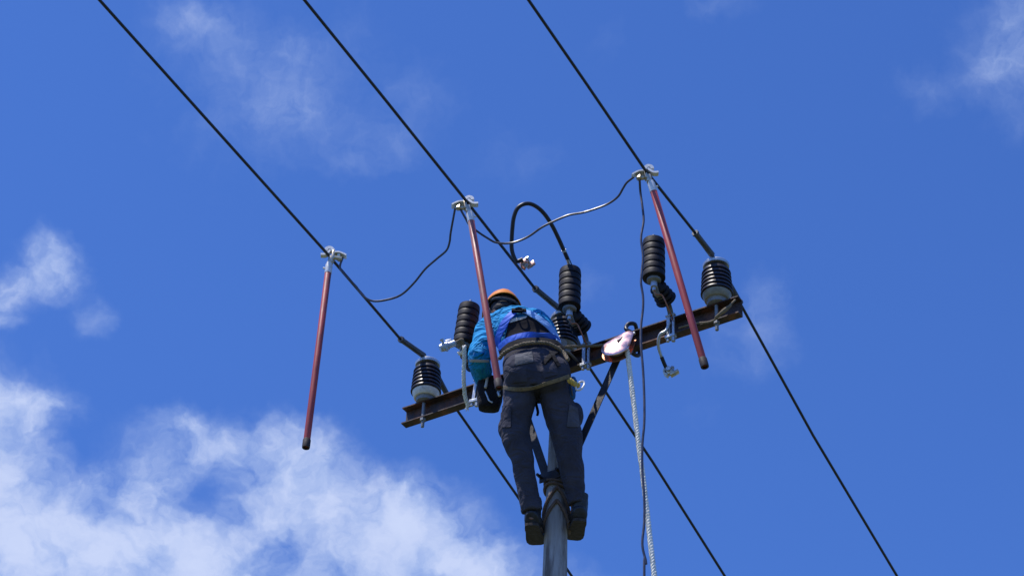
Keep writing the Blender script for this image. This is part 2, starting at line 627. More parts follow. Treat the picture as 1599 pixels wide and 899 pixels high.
prof = [(0.150, -0.2)]
for i in range(31):
    z = 9.70 * i / 30
    prof.append((pole_r(z), z))
prof.append((0.02, 9.71))
lathe(bm, prof, 40)
build('shaft', bm, MT['concrete'], pole)
APEX_Z = hit(874, 748, Vector((0, POLE.y - 0.05, 0)), Vector((0, 1, 0))).z
bm = bm_new()
for s in (-1, 1):
    m_ = Matrix.Translation((0, 0, APEX_Z)) @ Matrix.Rotation(ARM_ROT, 4, 'Z')
    box(bm, (0, s * 0.067, 0.02), (0.15, 0.008, 0.06), m_, 0.002)
    for q in (-1, 1):
        lathe(bm, [(0.009, -0.03), (0.009, 0.03)], 6, m_ @ zalign(Vector((q * 0.062, s * 0.085, 0.02)), (0, 1, 0)))
build('clamp_band', bm, MT['brace'], pole)
# pole strap (u-bolt) holding the crossarm
bm = bm_new()
loop = []
for i in range(17):
    an = math.pi * i / 16
    loop.append(POLE + Vector((0, 0, 9.6)) - UDIR * 0.064 * math.cos(an) - WDIR * 0.064 * math.sin(an))
loop = [loop[0] + WDIR * 0.15] + loop + [loop[-1] + WDIR * 0.15]
tube(bm, loop, 0.008, 8)
build('u_bolt', bm, MT['galv_dull'], pole, world=True)

# ------------------------------------------------------------------ crossarm
carm = thing('crossarm', 'dark rusty steel channel crossarm slanting across the pole top', 'crossarm', arm(ARM_LEN / 2), (0, 0, ARM_ROT))
bm = bm_new()
h, d, tk = ARM_H / 2, ARM_D / 2, 0.008
sec = [(-d, h), (d, h), (d, -h), (-d, -h), (-d, -h + tk), (d - tk, -h + tk), (d - tk, h - tk), (-d, h - tk)]
xs = [-ARM_LEN / 2 + ARM_LEN * i / 12 for i in range(13)]
rings = [[bm.verts.new((x, y, z)) for y, z in sec] for x in xs]
for i in range(12):
    for j in range(8):
        bm.faces.new((rings[i][j], rings[i][(j + 1) % 8], rings[i + 1][(j + 1) % 8], rings[i + 1][j]))
for r_ in (rings[0], rings[-1]):
    for q in ((0, 1, 6, 7), (1, 2, 5, 6), (2, 3, 4, 5)):
        bm.faces.new([r_[k] for k in q])
build('channel', bm, MT['rust'], carm, smooth=False)
for sgn, top in ((1, PA(973, 561, -0.03)), (-1, PA(800, 606, -0.03))):
    s_ = (top - arm(0)).dot(UDIR)
    a = arm(s_, -0.034, -0.03)
    b = Vector((POLE.x, POLE.y, APEX_Z + 0.02)) + UDIR * sgn * 0.062 - WDIR * 0.02
    bm = bm_new()
    dd = (b - a).normalized()
    side = WDIR
    # angle iron: two flats meeting on one edge
    nrm = dd.cross(side).normalized()
    bar(bm, [a, b], 0.045, 0.006, side)
    bar(bm, [a - WDIR * 0.0225 + nrm * 0.0255, b - WDIR * 0.0225 + nrm * 0.0255], 0.006, 0.045, side)
    build('brace', bm, MT['brace'], carm, world=True, smooth=False)

# ------------------------------------------------------------------ pin insulators
S_INS = [0.150, 1.121, 2.148]


def make_insulator():
    t = thing('pin_insulator', '', 'insulator')
    bm = bm_new()
    lathe(bm, [(0.050, 0.0), (0.056, 0.004), (0.056, 0.022), (0.062, 0.03)], 36)
    build('base_plate', bm, MT['galv_dull'], t)
    bm = bm_new()
    lathe(bm, [(0.068, 0.03), (0.072, 0.033), (0.083, 0.068), (0.084, 0.074), (0.06, 0.078)], 40)
    build('base_ring', bm, MT['white_ring'], t)
    bm = bm_new()
    prof = [(0.055, 0.075)]
    nsh = 6
    for k in range(nsh):
        z0 = 0.077 + k * 0.0288
        R = 0.0945 - 0.0018 * k
        prof += [(R - 0.009, z0), (R - 0.001, z0 + 0.001), (R, z0 + 0.005), (R - 0.001, z0 + 0.010), (R - 0.006, z0 + 0.020), (R - 0.009, z0 + 0.0278)]
    zt = 0.077 + nsh * 0.0288
    prof += [(0.062, zt + 0.002), (0.060, zt + 0.026)]
    lathe(bm, prof, 48)
    build('shed_body', bm, MT['porcelain'], t, sharp=60)
    bm = bm_new()
    lathe(bm, [(0.058, zt + 0.022), (0.076, zt + 0.026), (0.078, zt + 0.042), (0.070, zt + 0.052), (0.030, zt + 0.058)], 36)
    build('top_cap', bm, MT['galv'], t)
    bm = bm_new()
    box(bm, (0, 0, zt + 0.062), (0.05, 0.07, 0.022), None, 0.004)
    for q in (-1, 1):
        lathe(bm, [(0.008, -0.012), (0.008, 0.02)], 8, Matrix.Translation((q * 0.018, 0.02 * q, zt + 0.07)))
    build('tie_clamp', bm, MT['galv_dull'], t)
    bm = bm_new()
    lathe(bm, [(0.010, -0.185), (0.011, -0.18), (0.011, 0.01)], 12, Matrix.Translation((0, -0.012, 0)))
    lathe(bm, [(0.019, -0.142), (0.019, -0.1245)], 6, Matrix.Translation((0, -0.012, 0)))
    build('mounting_bolt', bm, MT['galv_dull'], t)
    return t, zt + 0.075


ins, INS_TOP = make_insulator()
INS_LABELS = ['dark ribbed insulator with white base ring at left crossarm end',
              'dark ribbed insulator close behind the lineman\'s shoulder',
              'dark ribbed insulator at right crossarm end above the lashed cord']
for i, s_ in enumerate(S_INS):
    o = ins if i == 0 else copy_tree(ins)
    o.location = arm(s_, 0.0, ARM_H / 2)
    o.rotation_euler = (0, 0, ARM_ROT)
    o['label'] = INS_LABELS[i]
    o['group'] = 'pin insulators on the crossarm'
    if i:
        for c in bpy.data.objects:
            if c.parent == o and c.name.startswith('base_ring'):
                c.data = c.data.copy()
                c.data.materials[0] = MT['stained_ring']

# ------------------------------------------------------------------ conductors
LINES = [
    dict(near=[(155, 0), (340, 206), (510, 395), (625, 529)], arm1=(655, 566), arm2=(688, 606), far=[(702, 623), (805, 770), (893, 899)],
         label='leftmost black overhead wire, left stick clamped on it'),
    dict(near=[(475, 0), (600, 154), (725, 310), (835, 450)], arm1=(867, 491), arm2=(903, 545), far=[(916, 567), (1020, 722), (1132, 899)],
         label='middle black overhead wire passing the lineman\'s helmet'),
    dict(near=[(825, 0), (915, 130), (1007, 265), (1085, 363)], arm1=(1112, 405), arm2=(1143, 452), far=[(1156, 474), (1270, 680), (1401, 899)],
         label='rightmost black overhead wire above the right crossarm end'),
]
WIRE_R = 0.0088
for i, L in enumerate(LINES):
    s_ = S_INS[i]
    near = [PL(*q, s_) for q in L['near']]
    topz = 9.6 + ARM_H / 2 + INS_TOP + WIRE_R
    T = arm(s_)
    T.z = topz
    far = [PL(*q, s_) for q in L['far']]
    t1, t2 = PL(*L['arm1'], s_), PL(*L['arm2'], s_)
    e0 = near[0] + (near[0] - near[1]).normalized() * 18
    e0.z += 0.25
    e1 = far[-1] + (far[-1] - far[-2]).normalized() * 18
    e1.z += 0.9
    t = thing('power_line', L['label'], 'overhead wire', T, group='overhead wires on the pin insulators')
    def even(a, b, n):
        return [a.lerp(b, k / n) for k in range(n)]
    path = even(e0, near[0], 8) + near + [T] + far + even(e1, far[-1], 8)[::-1]
    bm = bm_new()
    tube(bm, path, WIRE_R, 8)
    build('conductor', bm, MT['cable'], t, world=True)
    dn = (near[-1] - T).normalized()
    df = (far[0] - T).normalized()
    for a, b, dr in ((near[-1], T + dn * 0.05, dn), (far[0], T + df * 0.05, df)):
        bm = bm_new()
        tube(bm, [a + (b - a) * k for k in (0, 0.06, 0.07, 0.12, 0.5, 1.0)], [0.020, 0.022, 0.0185, 0.0175, 0.0175, 0.019], 10)
        build('armour_sleeve', bm, MT['armor'], t, world=True)

# ------------------------------------------------------------------ surge arresters
S_ARR = [(PA(*q) - arm(0)).dot(UDIR) for q in ((750, 607), (920, 550), (1052, 507))]


def make_arrester():
    t = thing('surge_arrester', '', 'surge arrester')
    yb = -0.235
    zb = 0.19
    bm = bm_new()
    prof = [(0.030, zb)]
    for k in range(6):
        z0 = zb + 0.012 + k * 0.046
        R = 0.066
        prof += [(R - 0.006, z0), (R, z0 + 0.001), (R + 0.0005, z0 + 0.007), (R - 0.001, z0 + 0.028), (R - 0.0035, z0 + 0.0445)]
    prof += [(0.050, zb + 0.290), (0.040, zb + 0.298)]
    lathe(bm, prof, 44, Matrix.Translation((0, yb, 0)))
    build('ribbed_housing', bm, MT['rubber'], t, sharp=60)
    bm = bm_new()
    lathe(bm, [(0.036, zb - 0.012), (0.041, zb - 0.008), (0.042, zb + 0.008), (0.036, zb + 0.012)], 32, Matrix.Translation((0, yb, 0)))
    build('bottom_collar', bm, MT['galv_dull'], t)
    bm = bm_new()
    lathe(bm, [(0.011, zb - 0.075), (0.011, zb - 0.05), (0.020, zb - 0.05), (0.020, zb - 0.012)], 12, Matrix.Translation((0, yb, 0)))
    build('earth_terminal', bm, MT['galv'], t)
    bm = bm_new()
    lathe(bm, [(0.016, zb + 0.298), (0.016, zb + 0.306), (0.008, zb + 0.306), (0.008, zb + 0.335)], 12, Matrix.Translation((0, yb, 0)))
    build('line_terminal', bm, MT['galv'], t)
    # ribbed insulating bracket
    bm = bm_new()
    p0, p1 = Vector((0, -0.075, 0.145)), Vector((0, -0.215, 0.178))
    mz = zalign(p0, p1 - p0)
    L = (p1 - p0).length
    prof = [(0.030, -0.005)]
    for k in range(4):
        z0 = 0.008 + k * 0.031
        R = 0.062 - 0.004 * k
        prof += [(0.030, z0), (R, z0 + 0.003), (R + 0.002, z0 + 0.010), (R - 0.003, z0 + 0.019), (0.030, z0 + 0.023)]
    prof += [(0.024, L)]
    lathe(bm, prof, 28, mz)
    build('insulating_bracket', bm, MT['rubber'], t, sharp=60)
    bm = bm_new()
    bar(bm, [(0, -0.034, 0.066), (0, -0.040, 0.095), (0, -0.060, 0.128), (0, -0.20, 0.158 - 0.045), (0, -0.245, 0.172)], 0.034, 0.007, Vector((1, 0, 0)))
    build('bracket_strap', bm, MT['galv_dull'], t, smooth=False)
    # saddle over the arm
    bm = bm_new()
    for x, w_ in ((-0.014, 0.022), (0.017, 0.016)):
        box(bm, (x, -0.036, -0.01), (w_, 0.012, 0.17), None, 0.002)
    box(bm, (0, -0.036, 0.068), (0.062, 0.022, 0.010), None, 0.002)
    box(bm, (0, -0.040, -0.085), (0.066, 0.030, 0.020), None, 0.003)
    lathe(bm, [(0.012, -0.125), (0.012, -0.096)], 8, Matrix.Translation((0.018, -0.040, 0)))
    lathe(bm, [(0.010, -0.115), (0.010, -0.096)], 8, Matrix.Translation((-0.018, -0.040, 0)))
    build('mounting_saddle', bm, MT['galv'], t, smooth=False)
    bm = bm_new()
    q = Vector((0, yb, zb - 0.07))
    tube(bm, catmull([q, q + Vector((0.01, 0.01, -0.03)), Vector((0.035, yb + 0.03, zb - 0.10)), Vector((0.05, -0.17, 0.03)), Vector((0.04, -0.09, 0.0)), Vector((0.01, -0.047, 0.03))], 6), 0.0042, 8)
    build('earth_tail', bm, MT['copper'], t)
    return t


arr = make_arrester()
ARR_LABELS = ['black ribbed surge arrester left of the lineman\'s helmet',
              'black ribbed surge arrester with a tall looped lead on top',
              'black ribbed surge arrester beside the right red stick, top bare']
ARR = []
for i, s_ in enumerate(S_ARR):
    o = arr if i == 0 else copy_tree(arr)
    o.location = arm(s_)
    o.rotation_euler = (0, 0, ARM_ROT)
    o['label'] = ARR_LABELS[i]
    o['group'] = 'surge arresters on the crossarm'
    ARR.append(o)
ARR[0].rotation_euler = (RAD(0), RAD(6), ARM_ROT)


def arr_pt(i, v):
    return world_matrix(ARR[i]) @ Vector(v)


# ------------------------------------------------------------------ earthing sticks
STICK_LEN = 1.40
STK = [((516, 397), (478, 696), 0, -1, 'red earthing stick hanging lowest, on the leftmost wire clear of the arm'),
       ((731, 318), (779, 603), 1, 1, 'red earthing stick hanging in front of the lineman\'s shoulder'),
       ((1012, 270), (1100, 570), 2, 1, 'red earthing stick crossing in front of the right crossarm half')]


def make_stick():
    t = thing('earthing_stick', '', 'earthing stick')
    bm = bm_new()
    lathe(bm, [(0.0175, -STICK_LEN), (0.0195, -STICK_LEN + 0.005), (0.0195, -0.125), (0.017, -0.12)], 20)
    build('rod', bm, MT['red'], t)
    bm = bm_new()
    z = -STICK_LEN
    lathe(bm, [(0.013, z + 0.02), (0.013, z - 0.012), (0.0215, z - 0.012), (0.0225, z - 0.004), (0.0225, z + 0.040), (0.0198, z + 0.046)], 20)
    build('end_cap', bm, MT['endcap'], t)
    bm = bm_new()
    lathe(bm, [(0.0205, -0.150), (0.0215, -0.147), (0.0215, -0.085), (0.017, -0.080), (0.017, -0.066)], 18)
    lathe(bm, [(0.006, 0.0), (0.006, 0.012)], 6, zalign(Vector((0.021, 0, -0.11)), (1, 0, 0.1)))
    build('ferrule', bm, MT['bright'], t)
    # cast clamp: body, hooked jaw over the wire, terminal arm to one side
    bm = bm_new()
    box(bm, (-0.006, 0, -0.045), (0.030, 0.034, 0.05), None, 0.005)
    box(bm, (-0.018, 0, -0.012), (0.018, 0.040, 0.07), None, 0.005)
    build('clamp_body', bm, MT['alloy'], t)
    bm = bm_new()
    pts = catmull([(-0.020, 0, 0.010), (-0.010, 0, 0.030), (0.008, 0, 0.042), (0.024, 0, 0.034), (0.027, 0, 0.018)], 5)
    bar(bm, pts, 0.032, 0.020, Vector((0, 1, 0)))
    pts = catmull([(0.002, 0, 0.026), (0.014, 0, 0.004), (0.030, 0, -0.010), (0.056, 0, -0.012)], 5)
    bar(bm, pts, 0.030, 0.014, Vector((0, 1, 0)))
    build('hook_jaw', bm, MT['bright'], t, sharp=30)
    bm = bm_new()
    bar(bm, catmull([(-0.020, 0, 0.006), (-0.050, 0, 0.008), (-0.080, 0, -0.004), (-0.094, 0, -0.014)], 4), 0.038, 0.010, Vector((0, 1, 0)))
    build('terminal_arm', bm, MT['bright'], t, sharp=30)
    bm = bm_new()
    lathe(bm, [(0.016, -0.024), (0.016, 0.016), (0.010, 0.016), (0.010, 0.03)], 6, zalign(Vector((-0.055, 0, -0.018)), (0.25, 0.2, 1)))
    lathe(bm, [(0.013, -0.03), (0.013, 0.022)], 12, zalign(Vector((-0.040, 0.004, -0.030)), (1, 0.1, 0.1)))
    build('terminal_screw', bm, MT['alloy'], t)
    return t


stick = make_stick()
STICK_M = []
for i, (tp, bt, li, flip, lab) in enumerate(STK):
    T = PL(*tp, S_INS[li])
    dr = pix_dir(*bt)
    v = T - CAM
    b_ = v.dot(dr)
    disc = b_ * b_ - (v.length_squared - STICK_LEN ** 2)
    if disc > 0:
        c = [CAM + dr * (b_ + q * math.sqrt(disc)) for q in (-1, 1)]
        B = min(c, key=lambda p: p.z)
    else:
        B = CAM + dr * b_
    zax = (T - B).normalized()
    o = stick if i == 0 else copy_tree(stick)
    xr = Vector((1, 0, 0)) * flip
    mm = zalign(T, zax, xr)
    o.location = T
    o.rotation_euler = mm.to_euler()
    o['label'] = lab
    o['group'] = 'earthing sticks clamped on the overhead wires'
    STICK_M.append(mm)
# the middle stick is the scuffed one
for c in bpy.data.objects:
    if c.parent and c.parent['label'] == STK[1][4] and c.name.startswith('rod'):
        c.data = c.data.copy()
        c.data.materials[0] = MT['red_worn']
        c['label'] = 'scuffed red rod worn pale along one side'


def spoint(i, v):
    return STICK_M[i] @ Vector(v)


# ------------------------------------------------------------------ earth leads
def depth_of(p):
    return (p - CAM).dot(FWD)


def PD(x, y, dep):
    d = pix_dir(x, y)
    return CAM + d * (dep / d.dot(FWD))


def lead(name, a, pix, b, r, m, label, cat='cable', group=None, k=6, da=0.0, db=0.0, extra=None):
    d0, d1 = depth_of(a) + da, depth_of(b) + db
    pts = [a] + [PD(x, y, d0 + (d1 - d0) * (i + 1) / (len(pix) + 1)) for i, (x, y) in enumerate(pix)] + [b]
    if extra:
        pts += extra
    bm = bm_new()
    tube(bm, catmull(pts, k), r, 8)
    return solo(name, bm, m, label, cat, a, group)


a0 = spoint(0, (-0.075, 0, -0.02))
a1 = spoint(1, (-0.078, 0, -0.03))
a1b = spoint(1, (-0.048, 0, -0.045))
a2 = spoint(2, (-0.088, 0, -0.022))
a2b = spoint(2, (-0.058, 0, -0.045))
GL = 'earth leads joining the sticks'
lead('earth_lead', a0, [(531, 418), (541, 432), (556, 447), (566, 461), (583, 470), (608, 467), (628, 459), (647, 441), (664, 420), (682, 404), (697, 391), (702, 378), (704, 362)], a1, 0.0064, MT['earth'],
     'wavy thin earth lead sagging between left and middle sticks', group=GL)
lead('earth_lead', a1b, [(727, 341), (733, 351), (745, 361), (760, 371), (776, 379), (800, 379), (824, 370), (846, 355), (866, 345), (888, 336), (910, 332), (930, 326), (950, 318), (965, 307), (973, 294), (979, 285)], a2, 0.0064, MT['earth'],
     'wavy thin earth lead between middle stick and right stick', group=GL)
gp = [(1000, 300), (1003, 322), (1005, 345), (1001, 372), (1004, 400), (1002, 425), (1001, 442), (1004, 462), (1004, 482), (1001, 510), (1001, 540), (1004, 575), (1006, 620), (1006, 660), (1003, 695), (1003, 735), (1006, 775), (1006, 815), (1003, 850), (1009, 880), (1006, 905)]
d0 = depth_of(a2b)
pts = [a2b]
for (x, y) in gp:
    pts.append(hit(x, y, a2b + Vector((0, 0.06, 0)), Vector((0, 1, 0))))
e = pts[-1]
pts += [Vector((e.x + 0.02, e.y, e.z - 1.5)), Vector((e.x - 0.05, e.y + 0.05, 4)), Vector((e.x + 0.1, e.y + 0.1, 1.5)), Vector((e.x + 0.12, e.y + 0.1, 0.02))]
bm = bm_new()
tube(bm, catmull(pts, 5), 0.0066, 8)
solo('earth_lead', bm, MT['earth'], 'thin earth lead dropping straight down from the right stick', 'cable', a2b, GL)


# ------------------------------------------------------------------ arrester leads and clamps
def make_line_clamp(parent_name, mtx, parent, m='bright'):
    bm = bm_new()
    box(bm, (0, 0, -0.012), (0.034, 0.030, 0.050), None, 0.004)
    box(bm, (0.020, 0, -0.045), (0.055, 0.034, 0.016), None, 0.004)
    bar(bm, catmull([(-0.015, 0, 0.010), (-0.030, 0, -0.012), (-0.022, 0, -0.040)], 4), 0.032, 0.010, Vector((0, 1, 0)))
    bmesh.ops.transform(bm, matrix=mtx, verts=bm.verts[:])
    o = build('clamp', bm, MT[m], parent, world=True, sharp=30)
    bm = bm_new()
    lathe(bm, [(0.007, -0.03), (0.007, 0.03), (0.012, 0.03), (0.012, 0.042)], 6, zalign(Vector((0.022, 0, -0.03)), (0.2, 0.3, 1)))
    lathe(bm, [(0.014, 0), (0.014, 0.012)], 6, zalign(Vector((0.0, -0.016, -0.01)), (0, -1, 0)))
    bmesh.ops.transform(bm, matrix=mtx, verts=bm.verts[:])
    build('clamp_bolt', bm, MT['galv'], o, world=True)
    return o


top1 = arr_pt(1, (0, -0.235, 0.19 + 0.33))
cl1 = PL(815, 412, S_INS[1])
t = thing('arrester_lead', 'thick black lead looping from middle arrester to a clamp on the wire', 'cable', top1, group='arrester leads with clamps')
pix = [(880, 390), (872, 372), (862, 352), (850, 334), (838, 323), (826, 318), (815, 320), (807, 327), (802, 341), (800, 358), (799, 375), (799, 388), (802, 400), (807, 408)]
d0, d1 = depth_of(top1), depth_of(cl1)
pts = [top1] + [PD(x, y, d0 + (d1 - d0) * (i + 1) / (len(pix) + 1) - 0.03) for i, (x, y) in enumerate(pix)] + [PL(813, 409, S_INS[1]) + Vector((0.012, -0.022, 0.004))]
bm = bm_new()
tube(bm, catmull(pts, 6), 0.0125, 10)
build('cable', bm, MT['cable'], t, world=True)
bm = bm_new()
q = pts[1]
tube(bm, [top1 - Vector((0, 0, 0.02)), top1.lerp(q, 0.5), q], [0.012, 0.010, 0.0145], 10)
build('cable_lug', bm, MT['galv'], t, world=True)
wd = (PL(725, 310, S_INS[1]) - cl1).normalized()
make_line_clamp('clamp', zalign(PL(815, 412, S_INS[1]) + Vector((0.012, -0.012, 0.004)), wd, (0.8, -0.5, 0.4)), t, 'pinkish')

# right: loose lead hanging off the arm
st = arr_pt(2, (0, -0.05, 0.01))
t = thing('arrester_lead', 'short loose lead curving off the arm, clamp hanging free', 'cable', st, group='arrester leads with clamps')
d0 = depth_of(st) - 0.03
pts = [st] + [PD(x, y, d0) for (x, y) in [(1040, 516), (1031, 522), (1028, 533), (1029, 545), (1033, 557)]]
bm = bm_new()
tube(bm, catmull(pts, 6), 0.0095, 10)
build('bare_strand', bm, MT['galv'], t, world=True)
pts2 = [pts[-1], PD(1037, 567, d0), PD(1041, 576, d0)]
bm = bm_new()
tube(bm, catmull(pts2, 5), 0.0115, 10)
build('cable', bm, MT['cable'], t, world=True)
make_line_clamp('clamp', zalign(PD(1043, 577, d0), Vector((-0.45, 0.1, 0.9)), (1, -0.3, 0.4)), t, 'alloy')

# left: clamp on a bent lead under the left arrester
st = arr_pt(0, (0, -0.235, 0.13))
t = thing('arrester_lead', 'silver clamp on a short lead hanging left of white rope', 'cable', st, group='arrester leads with clamps')
d0 = depth_of(st) - 0.02
pts = [st] + [PD(x, y, d0) for (x, y) in [(722, 532), (716, 533), (709, 537)]]
bm = bm_new()
tube(bm, catmull(pts, 6), 0.0125, 10)
build('bent_lead', bm, MT['tan'], t, world=True)
a, b = PD(712, 535, d0), PD(687, 544, d0 - 0.03)
ax = (b - a).normalized()
bm = bm_new()
m_ = zalign(a, ax, Vector((0, 0, 1)))
L = (b - a).length
lathe(bm, [(0.014, 0), (0.020, 0.008), (0.020, L * 0.45), (0.026, L * 0.5), (0.027, L * 0.8), (0.022, L)], 14, m_)
box(bm, (0.02, 0, L * 0.35), (0.03, 0.03, 0.04), m_, 0.004)
o = build('clamp', bm, MT['galv'], t, world=True, sharp=30)
bm = bm_new()
lathe(bm, [(0.007, -0.02), (0.007, 0.05), (0.013, 0.05), (0.013, 0.062)], 6, m_ @ zalign(Vector((-0.02, -0.01, L * 0.7)), (1, -0.5, 0.1)))
build('clamp_bolt', bm, MT['galv'], o, world=True)

# ------------------------------------------------------------------ ropes
top = arr_pt(0, (0.012, -0.235, 0.12))
pts = [top + Vector((-0.03, 0, 0.012)), top + Vector((0.0, -0.03, 0.004))] + [PD(x, y, depth_of(top) - 0.05) for (x, y) in [(725, 541), (725, 560), (724, 585), (725, 608), (727, 622), (731, 634)]]
bm = bm_new()
rope(bm, catmull(pts, 5), 0.0125, 0.05)
fr = pts[-1]
for k in range(7):
    tube(bm, [fr, fr + Vector((random.uniform(-0.02, 0.02), random.uniform(-0.015, 0.015), -random.uniform(0.015, 0.035)))], 0.0025, 5)
solo('short_rope', bm, MT['rope'], 'short frayed white rope hanging left of the lineman\'s arm', 'rope', top)

# snatch block hung on a black sling
blk_s = (PA(966, 541) - arm(0)).dot(UDIR)
view = (CAM - arm(blk_s)).normalized()
half = (view + SUN_DIR).normalized()
BC = PA(966, 542, -0.115)
_d = (BC - CAM).dot(FWD)
axis = (hit(987, 518, BC, half) - BC).normalized()
mb = zalign(BC, (half + axis * 0.08), axis)       # local x to the hook, z out of the cheek plate
blk = thing('snatch_block', 'shiny metal pulley block glinting on the crossarm', 'pulley', BC)


def outline(pts, th, m_, bm, z=0.0):
    vs = [bm.verts.new((x, y, z)) for x, y in pts]
    f = bm.faces.new(vs)
    r = bmesh.ops.extrude_face_region(bm, geom=[f])
    ex = [v for v in r['geom'] if isinstance(v, bmesh.types.BMVert)]
    bmesh.ops.translate(bm, verts=ex, vec=(0, 0, th))
    bmesh.ops.transform(bm, matrix=m_, verts=vs + ex)


def teardrop(r, tipx, tipw, n=22):
    pts = []
    a0_ = 1.05
    for i in range(n + 1):
        an = a0_ + (2 * math.pi - 2 * a0_) * i / n
        pts.append((-0.022 + r * math.cos(an), r * math.sin(an)))
    pts += [(tipx, -tipw), (tipx + 0.012, -tipw * 0.4), (tipx + 0.012, tipw * 0.4), (tipx, tipw)]
    return pts


bm = bm_new()
ol = teardrop(0.086, 0.125, 0.030)
rows = []
for f_ in (1.0, 0.97, 0.85, 0.7, 0.5, 0.3, 0.12):
    zz = 0.022 + 0.016 * (1 - f_ ** 2)
    if f_ == 1.0:
        rows.append([bm.verts.new(mb @ Vector((x, y, 0.015))) for x, y in ol])
        zz = 0.020
    rows.append([bm.verts.new(mb @ Vector((-0.01 + (x + 0.01) * f_, y * f_, zz))) for x, y in ol])
for i in range(len(rows) - 1):
    for j in range(len(ol)):
        k2 = (j + 1) % len(ol)
        bm.faces.new((rows[i][j], rows[i][k2], rows[i + 1][k2], rows[i + 1][j]))
bm.faces.new(rows[0][::-1])
bm.faces.new(rows[-1])
build('cheek_plate', bm, MT['polish'], blk, world=True, sharp=35)
bm = bm_new()
outline(teardrop(0.092, 0.125, 0.034), 0.006, mb, bm, -0.026)
build('cheek_plate', bm, MT['copper'], blk, world=True, sharp=30)
bm = bm_new()
lathe(bm, [(0.050, -0.017), (0.050, -0.014), (0.040, -0.004), (0.040, 0.004), (0.050, 0.014), (0.050, 0.017)], 32, mb @ Matrix.Translation((-0.022, 0, 0)))
build('sheave', bm, MT['galv_dull'], blk, world=True)
bm = bm_new()
bar(bm, [mb @ Vector((0.058, 0.004, 0.034)), mb @ Vector((0.028, -0.004, 0.040)), mb @ Vector((-0.004, -0.004, 0.046))], 0.008, 0.007, (mb.to_3x3() @ Vector((0, 1, 0))))
build('latch', bm, MT['galv_dull'], blk, world=True)
bm = bm_new()
tube(bm, [mb @ Vector(v) for v in catmull([(0.125, 0, 0), (0.137, 0, 0), (0.147, 0.012, 0), (0.153, 0, 0), (0.143, -0.014, 0)], 4)], 0.007, 8)
build('hook', bm, MT['galv'], blk, world=True)

# sling: thick black loop over the arm
s_sl = (PA(986, 520) - arm(0)).dot(UDIR)
bm = bm_new()
hk = mb @ Vector((0.145, 0.002, 0))
lp = [hk, PA(978, 514, -0.07), PA(979, 508, -0.045), PA(984, 505, -0.03), PA(991, 506, 0.0), PA(994, 514, 0.03), arm(s_sl + 0.03, 0.045, 0.0), arm(s_sl + 0.03, 0.03, -0.085), arm(s_sl + 0.01, -0.03, -0.085), arm(s_sl - 0.015, -0.055, 0.01), hk + Vector((0.01, 0.0, -0.005))]
tube(bm, catmull(lp, 6), 0.0125, 10)
solo('sling', bm, MT['cable'], 'thick black sling looped over the arm above the pulley', 'sling', hk)

# hauling rope
rp = [mb @ Vector((-0.022, 0.045, 0)), mb @ Vector((-0.06, 0.045, 0))]
st = mb @ Vector((0.0, -0.047, 0))
pl0 = BC + Vector((0, -0.02, 0))
pts = [BC + Vector((0.0, 0.0, 0.02)), hit(978, 545, pl0, Vector((0, 1, 0)))] + [hit(x, y, pl0, Vector((0, 1, 0))) for (x, y) in [(981, 560), (986, 600), (991, 640), (997, 690), (1003, 735), (1009, 785), (1015, 840), (1022, 899)]]
e = pts[-1]
dd = (pts[-1] - pts[-2]).normalized()
pts += [e + dd * 1.5, Vector((e.x + 0.6, e.y - 0.2, 2.5)), Vector((e.x + 0.75, e.y - 0.3, 0.02))]
bm = bm_new()
rope(bm, catmull(pts, 4), 0.0150, 0.055)
solo('hauling_rope', bm, MT['rope'], 'long white hauling rope hanging from the pulley to the ground', 'rope', pts[1])

# thin cord lashed along the right end of the arm
bm = bm_new()
ct = [PA(1060, 512, -0.032), PA(1085, 505, -0.034), PA(1110, 502, -0.045), PA(1122, 494, -0.05), PA(1132, 484, -0.05), PA(1142, 474, -0.04), PA(1148, 468, -0.02)]
tube(bm, catmull(ct, 6), 0.006, 8)
tube(bm, catmull([ct[3] - Vector((0.02, 0, 0.01)), ct[4], ct[5] - Vector((0, 0, 0.01))], 5), [0.006, 0.008, 0.010, 0.012, 0.014, 0.014, 0.013, 0.012, 0.010, 0.008, 0.006], 8)
solo('lashed_cord', bm, MT['tan'], 'pale cord lashed on the right crossarm tip below the insulator', 'cord', ct[0])

# ------------------------------------------------------------------ the lineman
X, Yv, Z = Vector((1, 0, 0)), Vector((0, 1, 0)), Vector((0, 0, 1))


